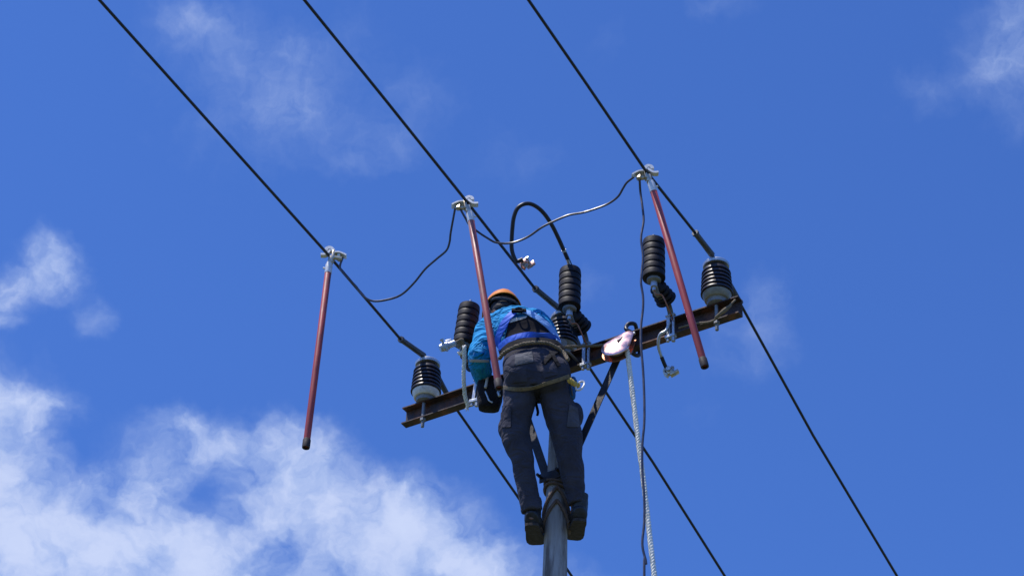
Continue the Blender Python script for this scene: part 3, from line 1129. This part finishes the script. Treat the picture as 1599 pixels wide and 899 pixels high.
def baked(name, bm, m, parent, voxel=0.008, smooth_it=6, disp=0.0, dsize=0.12, dsize2=None, disp2=0.0, world=True):
    """fuse overlapping closed shapes into one continuous skin"""
    bmesh.ops.recalc_face_normals(bm, faces=bm.faces[:])
    me = bpy.data.meshes.new(name)
    bm.to_mesh(me)
    bm.free()
    o = bpy.data.objects.new(name, me)
    COL.objects.link(o)
    r = o.modifiers.new('r', 'REMESH')
    r.mode = 'VOXEL'
    r.voxel_size = voxel
    s = o.modifiers.new('s', 'SMOOTH')
    s.factor = 0.5
    s.iterations = smooth_it
    for amp, sz in ((disp, dsize), (disp2, dsize2)):
        if amp and sz:
            tx = bpy.data.textures.new(name + '_folds', 'CLOUDS')
            tx.noise_scale = sz
            tx.noise_depth = 2
            tx.noise_type = 'SOFT_NOISE'
            d = o.modifiers.new('d', 'DISPLACE')
            d.texture = tx
            d.strength = amp
            d.mid_level = 0.5
            d.texture_coords = 'GLOBAL'
    dg = bpy.context.evaluated_depsgraph_get()
    me2 = bpy.data.meshes.new_from_object(o.evaluated_get(dg))
    bpy.data.objects.remove(o)
    bvh = BVHTree.FromPolygons([v.co.copy() for v in me2.vertices], [tuple(p.vertices) for p in me2.polygons])
    if parent:
        me2.transform(world_matrix(parent).inverted())
    me2.polygons.foreach_set('use_smooth', [True] * len(me2.polygons))
    me2.name = name
    return link_mesh(name, me2, m, parent), bvh


def elim(bm, pts, rx, ry, ref, k=5, n=18):
    P_ = catmull(pts, k)
    limb(bm, P_, lerp_list(rx, k), lerp_list(ry, k), ref, n)


def ell(bm, c, r, mtx=None):
    m_ = Matrix.Translation(c) @ (mtx or Matrix.Identity(4)) @ Matrix.Diagonal((*r, 1))
    bmesh.ops.create_uvsphere(bm, u_segments=20, v_segments=12, radius=1.0, matrix=m_)


HIP_L, HIP_R = PY(813, 594, -0.30), PY(862, 590, -0.30)
PELV = (HIP_L + HIP_R) / 2
BELT = PY(832, 545, -0.26)
MID = PY(821, 522, -0.22)
CHEST = PY(807, 509, -0.17)
NECK = PY(796, 501, -0.10)
SH_L, SH_R = PY(765, 512, -0.12), PY(842, 521, -0.15)
EL_L, WR_L = PY(747, 561, -0.15), PY(757, 601, 0.09)
HD_L = PY(764, 607, 0.20)
EL_R, WR_R = PY(858, 546, -0.04), PY(862, 566, 0.02)
HD_R = PY(850, 578, 0.08)
HEAD = PY(784, 490, 0.0)
KN_L, KN_R = PY(808, 676, -0.21), PY(882, 670, -0.21)
AN_L, AN_R = PY(831, 797, -0.10), PY(901, 790, -0.10)

man = thing('person', 'lineman in cyan shirt, dark trousers and orange helmet bent over the crossarm', 'person', (PELV.x, PELV.y, AN_L.z - 0.09))
trunk_ax = (NECK - BELT).normalized()
SHV = (SH_R - SH_L).normalized()

# --- body: one continuous figure (head, hands and what the clothes cover)
bm = bm_new()
elim(bm, [PELV - Z * 0.05, PELV + Z * 0.03, BELT, MID, CHEST, NECK], [0.13, 0.15, 0.13, 0.15, 0.16, 0.06], [0.09, 0.10, 0.09, 0.10, 0.10, 0.055], SHV)
for h_, k_, a_ in ((HIP_L, KN_L, AN_L), (HIP_R, KN_R, AN_R)):
    elim(bm, [h_, h_.lerp(k_, 0.5), k_, k_.lerp(a_, 0.35), a_, a_ - Z * 0.05], [0.075, 0.065, 0.05, 0.05, 0.035, 0.04], [0.08, 0.07, 0.05, 0.052, 0.038, 0.045], X)
    ft = a_ + Vector((0, 0.0, -0.06))
    elim(bm, [ft + Vector((0, -0.05, 0)), ft + Vector((0, 0.03, 0)), ft + Vector((0, 0.12, 0.01)), ft + Vector((0, 0.16, 0.01))], [0.025, 0.035, 0.038, 0.02], [0.025, 0.032, 0.022, 0.012], X)
for s_, e_, w_ in ((SH_L, EL_L, WR_L), (SH_R, EL_R, WR_R)):
    elim(bm, [CHEST.lerp(s_, 0.4), s_, s_.lerp(e_, 0.5), e_, e_.lerp(w_, 0.4), w_], [0.06, 0.055, 0.045, 0.038, 0.038, 0.026], [0.06, 0.055, 0.045, 0.038, 0.036, 0.020], Vector((0, 0, 1)))
hz = (HEAD - NECK).normalized()
face = Vector((-0.25, 0.95, 0.05)).normalized()
elim(bm, [NECK - hz * 0.03, NECK + hz * 0.03, HEAD - hz * 0.02], [0.056, 0.052, 0.05], [0.056, 0.054, 0.05], X)
mh = zalign(HEAD, Vector((0, 0.08, 1)), face.cross(Vector((0, 0, 1))))      # local x right, y = forward, z up
mh = zalign(HEAD, Vector((-0.05, 0.62, 0.78)), Vector((0.97, 0.20, 0)))
ell(bm, HEAD, (0.074, 0.092, 0.105), mh.to_3x3().to_4x4())


def hp(x, y, z):
    return mh @ Vector((x, y, z))


ell(bm, hp(0, 0.035, -0.065), (0.052, 0.055, 0.055), mh.to_3x3().to_4x4())       # jaw
ell(bm, hp(0, 0.088, -0.012), (0.013, 0.020, 0.022))                               # nose
ell(bm, hp(0, 0.078, -0.055), (0.022, 0.012, 0.010))                               # mouth
for q in (-1, 1):
    ell(bm, hp(q * 0.076, 0.0, -0.015), (0.010, 0.020, 0.032), mh.to_3x3().to_4x4())   # ears
    ell(bm, hp(q * 0.030, 0.078, 0.012), (0.017, 0.010, 0.010), mh.to_3x3().to_4x4())  # brow and eyes


def hand(w_, h_, grip_up, side):
    """palm plus four curled fingers and a thumb closing over the arm flange"""
    f = (h_ - w_).normalized()
    a = (side - f * side.dot(f)).normalized()
    nrm = f.cross(a)
    if nrm.dot(grip_up) < 0:
        nrm = -nrm
    elim(bm, [w_, w_ + f * 0.03, w_ + f * 0.07, w_ + f * 0.095], [0.026, 0.036, 0.041, 0.034], [0.018, 0.018, 0.015, 0.011], a)
    for k, (off, ln) in enumerate(((-0.030, 0.066), (-0.010, 0.078), (0.010, 0.072), (0.029, 0.056))):
        b0 = w_ + f * 0.085 + a * off
        p1 = b0 + f * ln * 0.42 + nrm * 0.004
        p2 = p1 + f * ln * 0.16 - nrm * ln * 0.30
        p3 = p2 - f * ln * 0.12 - nrm * ln * 0.26
        limb(bm, catmull([b0 - f * 0.02, b0, p1, p2, p3], 4), lerp_list([0.009, 0.0095, 0.009, 0.0085, 0.007], 4), lerp_list([0.009, 0.0095, 0.009, 0.0085, 0.007], 4), a, 10)
    b0 = w_ + f * 0.035 - a * 0.030
    limb(bm, catmull([b0 + a * 0.01, b0 - a * 0.016 + f * 0.012 - nrm * 0.008, b0 - a * 0.016 + f * 0.040 - nrm * 0.026, b0 - a * 0.004 + f * 0.056 - nrm * 0.040], 4), lerp_list([0.012, 0.0115, 0.010, 0.008], 4), lerp_list([0.012, 0.0115, 0.010, 0.008], 4), a, 10)


hand(WR_L, HD_L, Z, UDIR)
hand(WR_R, HD_R, Z, UDIR)
body, _ = baked('body', bm, MT['skin'], man, 0.005, 4)

# --- hair
bm = bm_new()
ell(bm, hp(0, -0.010, 0.012), (0.079, 0.092, 0.104), mh.to_3x3().to_4x4())
ell(bm, hp(0, -0.045, -0.045), (0.058, 0.048, 0.05), mh.to_3x3().to_4x4())
build('hair', bm, MT['hair'], man, world=True)

# --- trousers
bm = bm_new()
BT = BELT - trunk_ax * 0.005
elim(bm, [PELV - Z * 0.10, PELV - Z * 0.03, PELV + Z * 0.05, PELV.lerp(BELT, 0.7), BT], [0.150, 0.182, 0.190, 0.178, 0.168], [0.10, 0.125, 0.130, 0.118, 0.105], SHV, 6, 24)
ell(bm, PELV + Vector((-0.085, -0.055, 0.0)), (0.105, 0.095, 0.13))
ell(bm, PELV + Vector((0.085, -0.055, 0.0)), (0.105, 0.095, 0.13))
LEGL = [(812, 597, -0.29, 0.098), (811, 625, -0.27, 0.092), (806, 655, -0.235, 0.088), (806, 685, -0.215, 0.080), (815, 715, -0.195, 0.064), (821, 750, -0.16, 0.060), (828, 787, -0.125, 0.059), (830, 798, -0.115, 0.058)]
LEGR = [(862, 593, -0.29, 0.098), (869, 622, -0.27, 0.093), (877, 652, -0.235, 0.094), (884, 680, -0.215, 0.087), (889, 708, -0.195, 0.074), (894, 740, -0.16, 0.064), (899, 774, -0.125, 0.053), (901, 787, -0.115, 0.049)]
for leg in (LEGL, LEGR):
    pts = [PY(a, b, c) for a, b, c, r in leg]
    elim(bm, pts, [r for *_, r in leg], [r * 1.08 for *_, r in leg], X, 5, 22)
# knee bulge and cargo pocket
ell(bm, PY(793, 665, -0.21), (0.052, 0.07, 0.095))
ell(bm, PY(897, 650, -0.21), (0.050, 0.07, 0.085))
trs, BV_T = baked('trousers', bm, MT['trousers'], man, 0.0065, 4, disp=0.022, dsize=0.13, disp2=0.004, dsize2=0.05)

# --- shirt
bm = bm_new()
elim(bm, [BELT - trunk_ax * 0.04, BELT + trunk_ax * 0.04, MID, CHEST, CHEST.lerp(NECK, 0.55), NECK + trunk_ax * 0.01], [0.160, 0.168, 0.185, 0.190, 0.135, 0.070], [0.110, 0.118, 0.130, 0.125, 0.095, 0.068], SHV, 6, 24)
for s_, e_, w_, sg in ((SH_L, EL_L, WR_L, 1), (SH_R, EL_R, WR_R, -1)):
    elim(bm, [CHEST.lerp(s_, 0.35), s_, s_.lerp(e_, 0.35), s_.lerp(e_, 0.7), e_, e_.lerp(w_, 0.4), e_.lerp(w_, 0.8), w_], [0.080, 0.078, 0.074, 0.070, 0.067, 0.062, 0.052, 0.044], [0.085, 0.080, 0.074, 0.070, 0.068, 0.062, 0.052, 0.044], Vector((1, 0.3, 0)), 5, 20)
shirt, BV_S = baked('shirt', bm, MT['shirt'], man, 0.0065, 4, disp=0.028, dsize=0.11, disp2=0.006, dsize2=0.045)


def cast(x, y, off=0.006, trees=None):
    d = pix_dir(x, y)
    best = None
    for b in (trees or (BV_S, BV_T)):
        r = b.ray_cast(CAM, d)
        if r[0] is not None and (best is None or r[3] < best[3]):
            best = r
    if best is None:
        return None, None
    n = best[1]
    if n.dot(d) > 0:
        n = -n
    return best[0] + n * off, n


def ribbon(name, pix, w, m, off=0.008, th=0.006, k=4, trees=None):
    """webbing laid on the clothes: follows their surface"""
    dense = [Vector((a, b, 0)) for a, b in pix]
    dense = catmull(dense, k)
    P_, Nn = [], []
    for v in dense:
        p, n = cast(v.x, v.y, off, trees)
        if p is None:
            continue
        P_.append(p)
        Nn.append(n)
    for _ in range(3):
        P_ = [P_[0]] + [(P_[i - 1] + P_[i] * 2 + P_[i + 1]) / 4 for i in range(1, len(P_) - 1)] + [P_[-1]]
        Nn = [Nn[0]] + [(Nn[i - 1] + Nn[i] * 2 + Nn[i + 1]).normalized() for i in range(1, len(Nn) - 1)] + [Nn[-1]]
    bm = bm_new()
    rings = []
    mlen = len(P_)
    for i, p in enumerate(P_):
        t_ = (P_[min(i + 1, mlen - 1)] - P_[max(i - 1, 0)]).normalized()
        n = (Nn[i] - t_ * Nn[i].dot(t_)).normalized()
        a = t_.cross(n)
        ww = w(i / (mlen - 1)) if callable(w) else w
        r_ = []
        for sx, sy in ((-0.5, 0), (-0.5, 1), (0, 1.25), (0.5, 1), (0.5, 0)):
            r_.append(bm.verts.new(p + a * ww * sx + n * th * sy))
        rings.append(r_)
    for i in range(mlen - 1):
        for j in range(5):
            bm.faces.new((rings[i][j], rings[i][(j + 1) % 5], rings[i + 1][(j + 1) % 5], rings[i + 1][j]))
    bm.faces.new(rings[0][::-1])
    bm.faces.new(rings[-1])
    return build(name, bm, m, man, world=True)


def patch(name, quad, m, off=0.006, nx=14, ny=10, trees=None, parent=None, bulge=0.0, th=0.004):
    """cloth patch draped on the clothes, quad = four pixel corners (tl, tr, br, bl)"""
    bm = bm_new()
    tl, tr, br, bl = [Vector((*q, 0)) for q in quad]
    grid = []
    for j in range(ny + 1):
        row = []
        for i in range(nx + 1):
            u, v = i / nx, j / ny
            q = tl.lerp(tr, u).lerp(bl.lerp(br, u), v)
            q.y -= bulge * math.sin(math.pi * u) * (1 - v)
            p, n = cast(q.x, q.y, off, trees)
            row.append((p, n))
        grid.append(row)
    V = [[None if p is None else bm.verts.new(p) for p, n in row] for row in grid]
    for j in range(ny):
        for i in range(nx):
            f = [V[j][i], V[j][i + 1], V[j + 1][i + 1], V[j + 1][i]]
            if all(f):
                bm.faces.new(f)
    for _ in range(2):
        bmesh.ops.smooth_vert(bm, verts=bm.verts[:], factor=0.5, use_axis_x=True, use_axis_y=True, use_axis_z=True)
    bmesh.ops.recalc_face_normals(bm, faces=bm.faces[:])
    if sum((f.normal.dot(-FWD) for f in bm.faces)) < 0:
        bmesh.ops.reverse_faces(bm, faces=bm.faces[:])
    ext = bmesh.ops.solidify(bm, geom=bm.faces[:], thickness=th)
    return build(name, bm, m, parent or man, world=True)


TS = (BV_S,)
TT = (BV_T,)
patch('back_panel', [(795, 503), (846, 502), (863, 525), (783, 545)], MT['panel'], 0.007, bulge=9)
patch('white_trim', [(796, 499), (824, 494), (822, 498), (794, 506)], MT['whitecloth'], 0.009, 10, 3)
patch('arm_tape', [(729, 560), (764, 561), (764, 566), (729, 565)], MT['reflect'], 0.004, 10, 3, TS)
patch('sunlit_seat_patch', [(804, 555), (832, 548), (834, 566), (803, 572)], MT['grey_and_sunlit_cloth'], 0.006, 10, 8)  # sunlit top of the seat, painted as a lighter grey patch
patch('sunlit_knee_patch', [(888, 630), (902, 636), (905, 668), (884, 668)], MT['lit_knee_and_strap'], 0.005, 8, 8, TT)  # sunlight on the right outer knee, put into a paler cloth colour

patch('back_pocket', [(795, 574), (822, 571), (824, 596), (797, 599)], MT['trousers'], 0.006, 10, 8, TT)
patch('back_pocket', [(846, 569), (869, 564), (872, 585), (849, 592)], MT['trousers'], 0.006, 10, 8, TT)
patch('cargo_pocket', [(784, 632), (799, 634), (799, 668), (783, 668)], MT['trousers'], 0.009, 8, 10, TT, th=0.008)
patch('trouser_cuff', [(811, 789), (845, 785), (846, 793), (812, 798)], MT['trousers'], 0.004, 12, 3, TT)
# harness webbing
ribbon('shoulder_strap', [(804, 489), (797, 496), (789, 506), (783, 520), (779, 534), (777, 548)], lambda u: 0.045 + 0.012 * u, MT['webbing'], 0.010)
ribbon('shoulder_strap', [(816, 489), (826, 491), (838, 498), (850, 507), (860, 517), (867, 528), (871, 537)], lambda u: 0.040 + 0.012 * u, MT['lightblue'], 0.010)
ribbon('waist_strap', [(781, 545), (790, 536), (802, 530), (818, 526), (834, 524), (850, 524), (862, 526), (869, 532)], 0.040, MT['webbing'], 0.012)
ribbon('body_belt', [(779, 556), (788, 548), (800, 541), (818, 536), (836, 535), (854, 536), (868, 540), (878, 549)], 0.044, MT['black_web'], 0.012, 0.010)
ribbon('seat_strap', [(784, 604), (800, 607), (820, 606), (842, 601), (864, 595), (886, 587)], 0.022, MT['tan'], 0.008, trees=TT)
ribbon('hip_strap', [(850, 570), (857, 561), (866, 552), (872, 548)], 0.030, MT['black_web'], 0.010)
ribbon('hip_strap', [(872, 574), (866, 563), (860, 553)], 0.020, MT['black_web'], 0.014)
bm = bm_new()
c, n = cast(810, 490, 0.020)
m_ = zalign(c, n, X)
box(bm, (0, 0, 0), (0.085, 0.040, 0.020), m_, 0.006)
ring = [m_ @ Vector((0.026 * math.cos(2 * math.pi * i / 16), 0.024 * math.sin(2 * math.pi * i / 16) - 0.02, 0.014)) for i in range(17)]
tube(bm, ring, 0.005, 8, False)
build('dorsal_ring', bm, MT['black_web'], man, world=True)

# waist rope: round the hips, then out as a lanyard to the block
P_ = []
for (x, y) in [(786, 563), (792, 555), (802, 549), (818, 543), (836, 541), (852, 542), (866, 548), (876, 556), (882, 566)]:
    p, n = cast(x, y, 0.026)
    if p is not None:
        P_.append(p)
bm = bm_new()
rope(bm, catmull(P_, 5), 0.0115, 0.05)
q0 = P_[-3]
q3 = mb @ Vector((0.01, 0.05, 0.01))
rope(bm, [q0, PY(893, 541, -0.20), PY(920, 541, -0.10).lerp(q3, 0.3), q3.lerp(PY(935, 541, -0.1), 0.3), q3], 0.0085, 0.05)
solo('lanyard_rope', bm, MT['tan'], 'tan lanyard rope round the lineman\'s waist reaching to the pulley', 'rope', q0)

# --- helmet
hm = zalign(hp(0, -0.004, 0.045), Vector((-0.06, 0.36, 0.92)), Vector((0.97, 0.20, 0)))
hel = bpy.data.objects.new('helmet', None)
bm = bm_new()
a_, b_ = 0.108, 0.132
ringsv = []
nz, na = 9, 40
for i in range(nz + 1):
    ph = math.pi / 2 * i / nz
    rr = math.cos(ph) ** 0.75 if i < nz else 0.03
    zz = 0.128 * math.sin(ph)
    ringsv.append([(a_ * rr * math.cos(2 * math.pi * j / na), b_ * rr * math.sin(2 * math.pi * j / na), zz + (0.004 if abs(math.cos(2 * math.pi * j / na)) < 0.16 and i > 1 else 0)) for j in range(na)])
brim = []
for j in range(na):
    cx, sy = math.cos(2 * math.pi * j / na), math.sin(2 * math.pi * j / na)
    ext = 0.010 + 0.038 * max(0, sy) ** 3
    brim.append(((a_ + ext) * cx, (b_ + ext) * sy, -0.010 - 0.01 * max(0, sy)))
allr = [brim] + ringsv
vv = [[bm.verts.new(hm @ Vector(p)) for p in r_] for r_ in allr]
for i in range(len(vv) - 1):
    for j in range(na):
        bm.faces.new((vv[i][j], vv[i][(j + 1) % na], vv[i + 1][(j + 1) % na], vv[i + 1][j]))
bm.faces.new(vv[-1])
bmesh.ops.recalc_face_normals(bm, faces=bm.faces[:])
bmesh.ops.solidify(bm, geom=bm.faces[:], thickness=0.004)
hel = build('helmet', bm, MT['helmet'], man, world=True, sharp=50)
bm = bm_new()
band = [hm @ Vector((0.098 * math.cos(2 * math.pi * i / 28), 0.118 * math.sin(2 * math.pi * i / 28), -0.004)) for i in range(29)]
bar(bm, band, 0.035, 0.004, hm.to_3x3() @ Vector((0, 0, 1)))
lining = []
for i in range(7):
    ph = math.pi / 2 * i / 6
    lining.append([bm.verts.new(hm @ Vector((0.101 * math.cos(ph) * math.cos(2 * math.pi * j / 24), 0.124 * math.cos(ph) * math.sin(2 * math.pi * j / 24), 0.006 + 0.115 * math.sin(ph)))) for j in range(24)])
for i in range(6):
    for j in range(24):
        bm.faces.new((lining[i][j], lining[i][(j + 1) % 24], lining[i + 1][(j + 1) % 24], lining[i + 1][j]))
build('lining', bm, MT['helmet_in'], hel, world=True)
bm = bm_new()
for q in (-1, 1):
    tube(bm, catmull([hm @ Vector((q * 0.098, -0.02, 0.0)), hp(q * 0.082, -0.02, -0.04), hp(q * 0.062, 0.03, -0.10), hp(0, 0.055, -0.125)], 5), 0.006, 6)
tube(bm, catmull([hm @ Vector((-0.085, -0.07, -0.005)), hp(-0.05, -0.098, -0.035), hp(0, -0.108, -0.045), hp(0.05, -0.098, -0.035), hm @ Vector((0.085, -0.07, -0.005))], 5), 0.008, 6)
build('chin_strap', bm, MT['lit_knee_and_strap'], hel, world=True)

# --- boots


def boot(an, yaw, pitch, tx):
    m_ = Matrix.Translation(an) @ Matrix.Rotation(yaw, 4, 'Z') @ Matrix.Rotation(pitch, 4, 'X')
    bm = bm_new()

    def q(x, y, z):
        return m_ @ Vector((x, y, z))
    elim(bm, [q(0, 0, 0.07), q(0, 0, 0.02), q(0, 0.002, -0.02), q(0, 0.004, -0.06)], [0.050, 0.048, 0.046, 0.046], [0.058, 0.056, 0.06, 0.066], m_.to_3x3() @ X)
    elim(bm, [q(0, -0.062, -0.068), q(0, -0.045, -0.062), q(0, 0.03, -0.050), q(0, 0.10, -0.062), q(0, 0.16, -0.070), q(0, 0.195, -0.076)], [0.030, 0.044, 0.048, 0.056, 0.056, 0.034], [0.030, 0.044, 0.054, 0.042, 0.036, 0.024], m_.to_3x3() @ X)
    o, _ = baked('boot', bm, MT['boot'], man, 0.005, 3, disp=0.010, dsize=0.04)
    bm = bm_new()
    prof = [(-0.072, 0.020), (-0.062, 0.036), (-0.03, 0.040), (0.02, 0.041), (0.07, 0.046), (0.12, 0.051), (0.165, 0.051), (0.195, 0.041), (0.206, 0.024)]
    pts = [(w_, y) for y, w_ in prof] + [(-w_, y) for y, w_ in prof[::-1]]
    vs0 = [bm.verts.new(q(x, y, -0.100)) for x, y in pts]
    vs1 = [bm.verts.new(q(x * 1.02, y * 1.01, -0.117)) for x, y in pts]
    nn_ = len(pts)
    for i in range(nn_):
        bm.faces.new((vs0[i], vs0[(i + 1) % nn_], vs1[(i + 1) % nn_], vs1[i]))
    bm.faces.new(vs0)
    bm.faces.new(vs1[::-1])
    build('sole', bm, MT['sole'], o, world=True, sharp=30)
    return m_


boot(AN_L + Vector((0.004, 0.0, 0)), RAD(-8), RAD(9), 0)
boot(AN_R + Vector((0.012, 0.0, 0)), RAD(6), RAD(9), 0)

# --- climbing rope round the pole under the boots
bm = bm_new()


def on_pole(an, z):
    r = pole_r(z) + 0.010
    return Vector((POLE.x + r * math.cos(an), POLE.y + r * math.sin(an), z))


zc = APEX_Z - 0.06
fz = AN_L.z - 0.115
for k, (dz0, dz1) in enumerate(((0.0, 0.0), (-0.09, -0.07))):
    for sg in (-1, 1):
        w_ = [on_pole(RAD(-90 + sg * t_), zc + dz0 - (zc - fz) * 0.55 * (t_ / 95.0)) for t_ in range(0, 100, 12)]
        end = (AN_L if sg < 0 else AN_R) + Vector((-0.045 * sg, 0.05, -0.07))
        tube(bm, catmull(w_ + [w_[-1].lerp(end, 0.5), end], 4), 0.010, 8)
for k in range(2):
    w_ = [on_pole(RAD(t_), zc + 0.02 + 0.03 * k + 0.012 * math.sin(RAD(t_ * 2 + k * 50))) for t_ in range(0, 361, 12)]
    tube(bm, w_, 0.009, 8, False)
solo('climbing_rope', bm, MT['brown_rope'], 'brown foot rope wound on the pole between the boots', 'rope', on_pole(-1.57, zc))

# --- tool pouch hanging at the left wrist
tp = PY(765, 616, 0.02)
pouch = thing('tool_pouch', 'black tool pouch hanging below the lineman\'s left sleeve', 'pouch', tp)
bm = bm_new()
m_ = zalign(tp, Vector((0.02, 0.0, 1)), X)
lp = []
for z_, rx, ry in ((-0.105, 0.045, 0.035), (-0.095, 0.060, 0.045), (-0.03, 0.074, 0.055), (0.06, 0.078, 0.058), (0.10, 0.076, 0.056)):
    ring = []
    for j in range(28):
        an = 2 * math.pi * j / 28
        cx, sy = math.cos(an), math.sin(an)
        ring.append(bm.verts.new(m_ @ Vector((math.copysign(abs(cx) ** 0.55, cx) * rx, math.copysign(abs(sy) ** 0.55, sy) * ry, z_))))
    lp.append(ring)
for i in range(len(lp) - 1):
    for j in range(28):
        bm.faces.new((lp[i][j], lp[i][(j + 1) % 28], lp[i + 1][(j + 1) % 28], lp[i + 1][j]))
bm.faces.new(lp[0][::-1])
bmesh.ops.recalc_face_normals(bm, faces=bm.faces[:])
bmesh.ops.solidify(bm, geom=bm.faces[:], thickness=0.004)
build('bag', bm, MT['pouch'], pouch, world=True)
bm = bm_new()
lathe(bm, [(0.018, -0.05), (0.030, -0.048), (0.031, 0.048), (0.018, 0.05)], 18, zalign(PY(757, 585, -0.02), Vector((0.1, 0.15, 1)), X))
build('tape_roll', bm, MT['grey_and_sunlit_cloth'], pouch, world=True)
bm = bm_new()
tube(bm, catmull([PY(761, 588, -0.045), PY(760, 596, -0.045), PY(758, 605, -0.045)], 4), 0.008, 8)
build('tool_handle', bm, MT['whitecloth'], pouch, world=True)
bm = bm_new()
tube(bm, catmull([PY(758, 611, -0.045), PY(761, 618, -0.048), PY(764, 625, -0.05), PY(769, 628, -0.05)], 4), 0.005, 8)
tube(bm, catmull([PY(781, 606, -0.045), PY(778, 612, -0.05), PY(780, 618, -0.05)], 4), 0.009, 8)
build('snap_hook', bm, MT['galv'], pouch, world=True)

# --- carabiner and cord, glove at the right hip
p0, n0 = cast(884, 592, 0.02, TT)
if p0 is None:
    p0 = PY(884, 592, -0.33)
dy0 = p0.y - POLE.y
bm = bm_new()
rope(bm, catmull([p0, PY(890, 594, dy0), PY(897, 599, dy0 + 0.01), PY(904, 603, dy0 + 0.01)], 5), 0.016, 0.06)
solo('knotted_rope', bm, MT['yellow'], 'yellow cord knotted at the lineman\'s right hip', 'rope', p0)
bm = bm_new()
c = PY(906, 602, dy0 + 0.01)
ring = [c + Vector((0.020 * math.cos(2 * math.pi * i / 20) + 0.012 * math.sin(2 * math.pi * i / 20), 0.004 * math.sin(2 * math.pi * i / 20), 0.034 * math.sin(2 * math.pi * i / 20))) for i in range(21)]
tube(bm, ring, 0.006, 8, False)
solo('carabiner', bm, MT['bright'], 'small silver carabiner on the yellow hip cord', 'carabiner', c)
bm = bm_new()
ell(bm, PY(888, 612, -0.30), (0.036, 0.030, 0.058), Matrix.Rotation(RAD(-28), 4, 'Y'))
ell(bm, PY(893, 603, -0.28), (0.030, 0.026, 0.07), Matrix.Rotation(RAD(4), 4, 'Y'))
o, _ = baked('work_glove', bm, MT['glove'], None, 0.005, 3, disp=0.014, dsize=0.04)
tag(o, 'dark blue glove tucked at the lineman\'s right hip', 'glove')
bm = bm_new()
tube(bm, catmull([PY(891, 594, -0.33), PY(892, 606, -0.335), PY(894, 617, -0.33)], 4), 0.005, 6)
solo('hip_tie', bm, MT['grey_and_sunlit_cloth'], 'thin pale tie hanging over the blue glove', 'tie', PY(891, 594, -0.33))
# dark cord dangling between the thighs
bm = bm_new()
tube(bm, catmull([PY(836, 625, -0.22), PY(838, 634, -0.21), PY(840, 643, -0.21), PY(839, 648, -0.21)], 4), 0.008, 6)
build('strap_tail', bm, MT['black_web'], man, world=True)
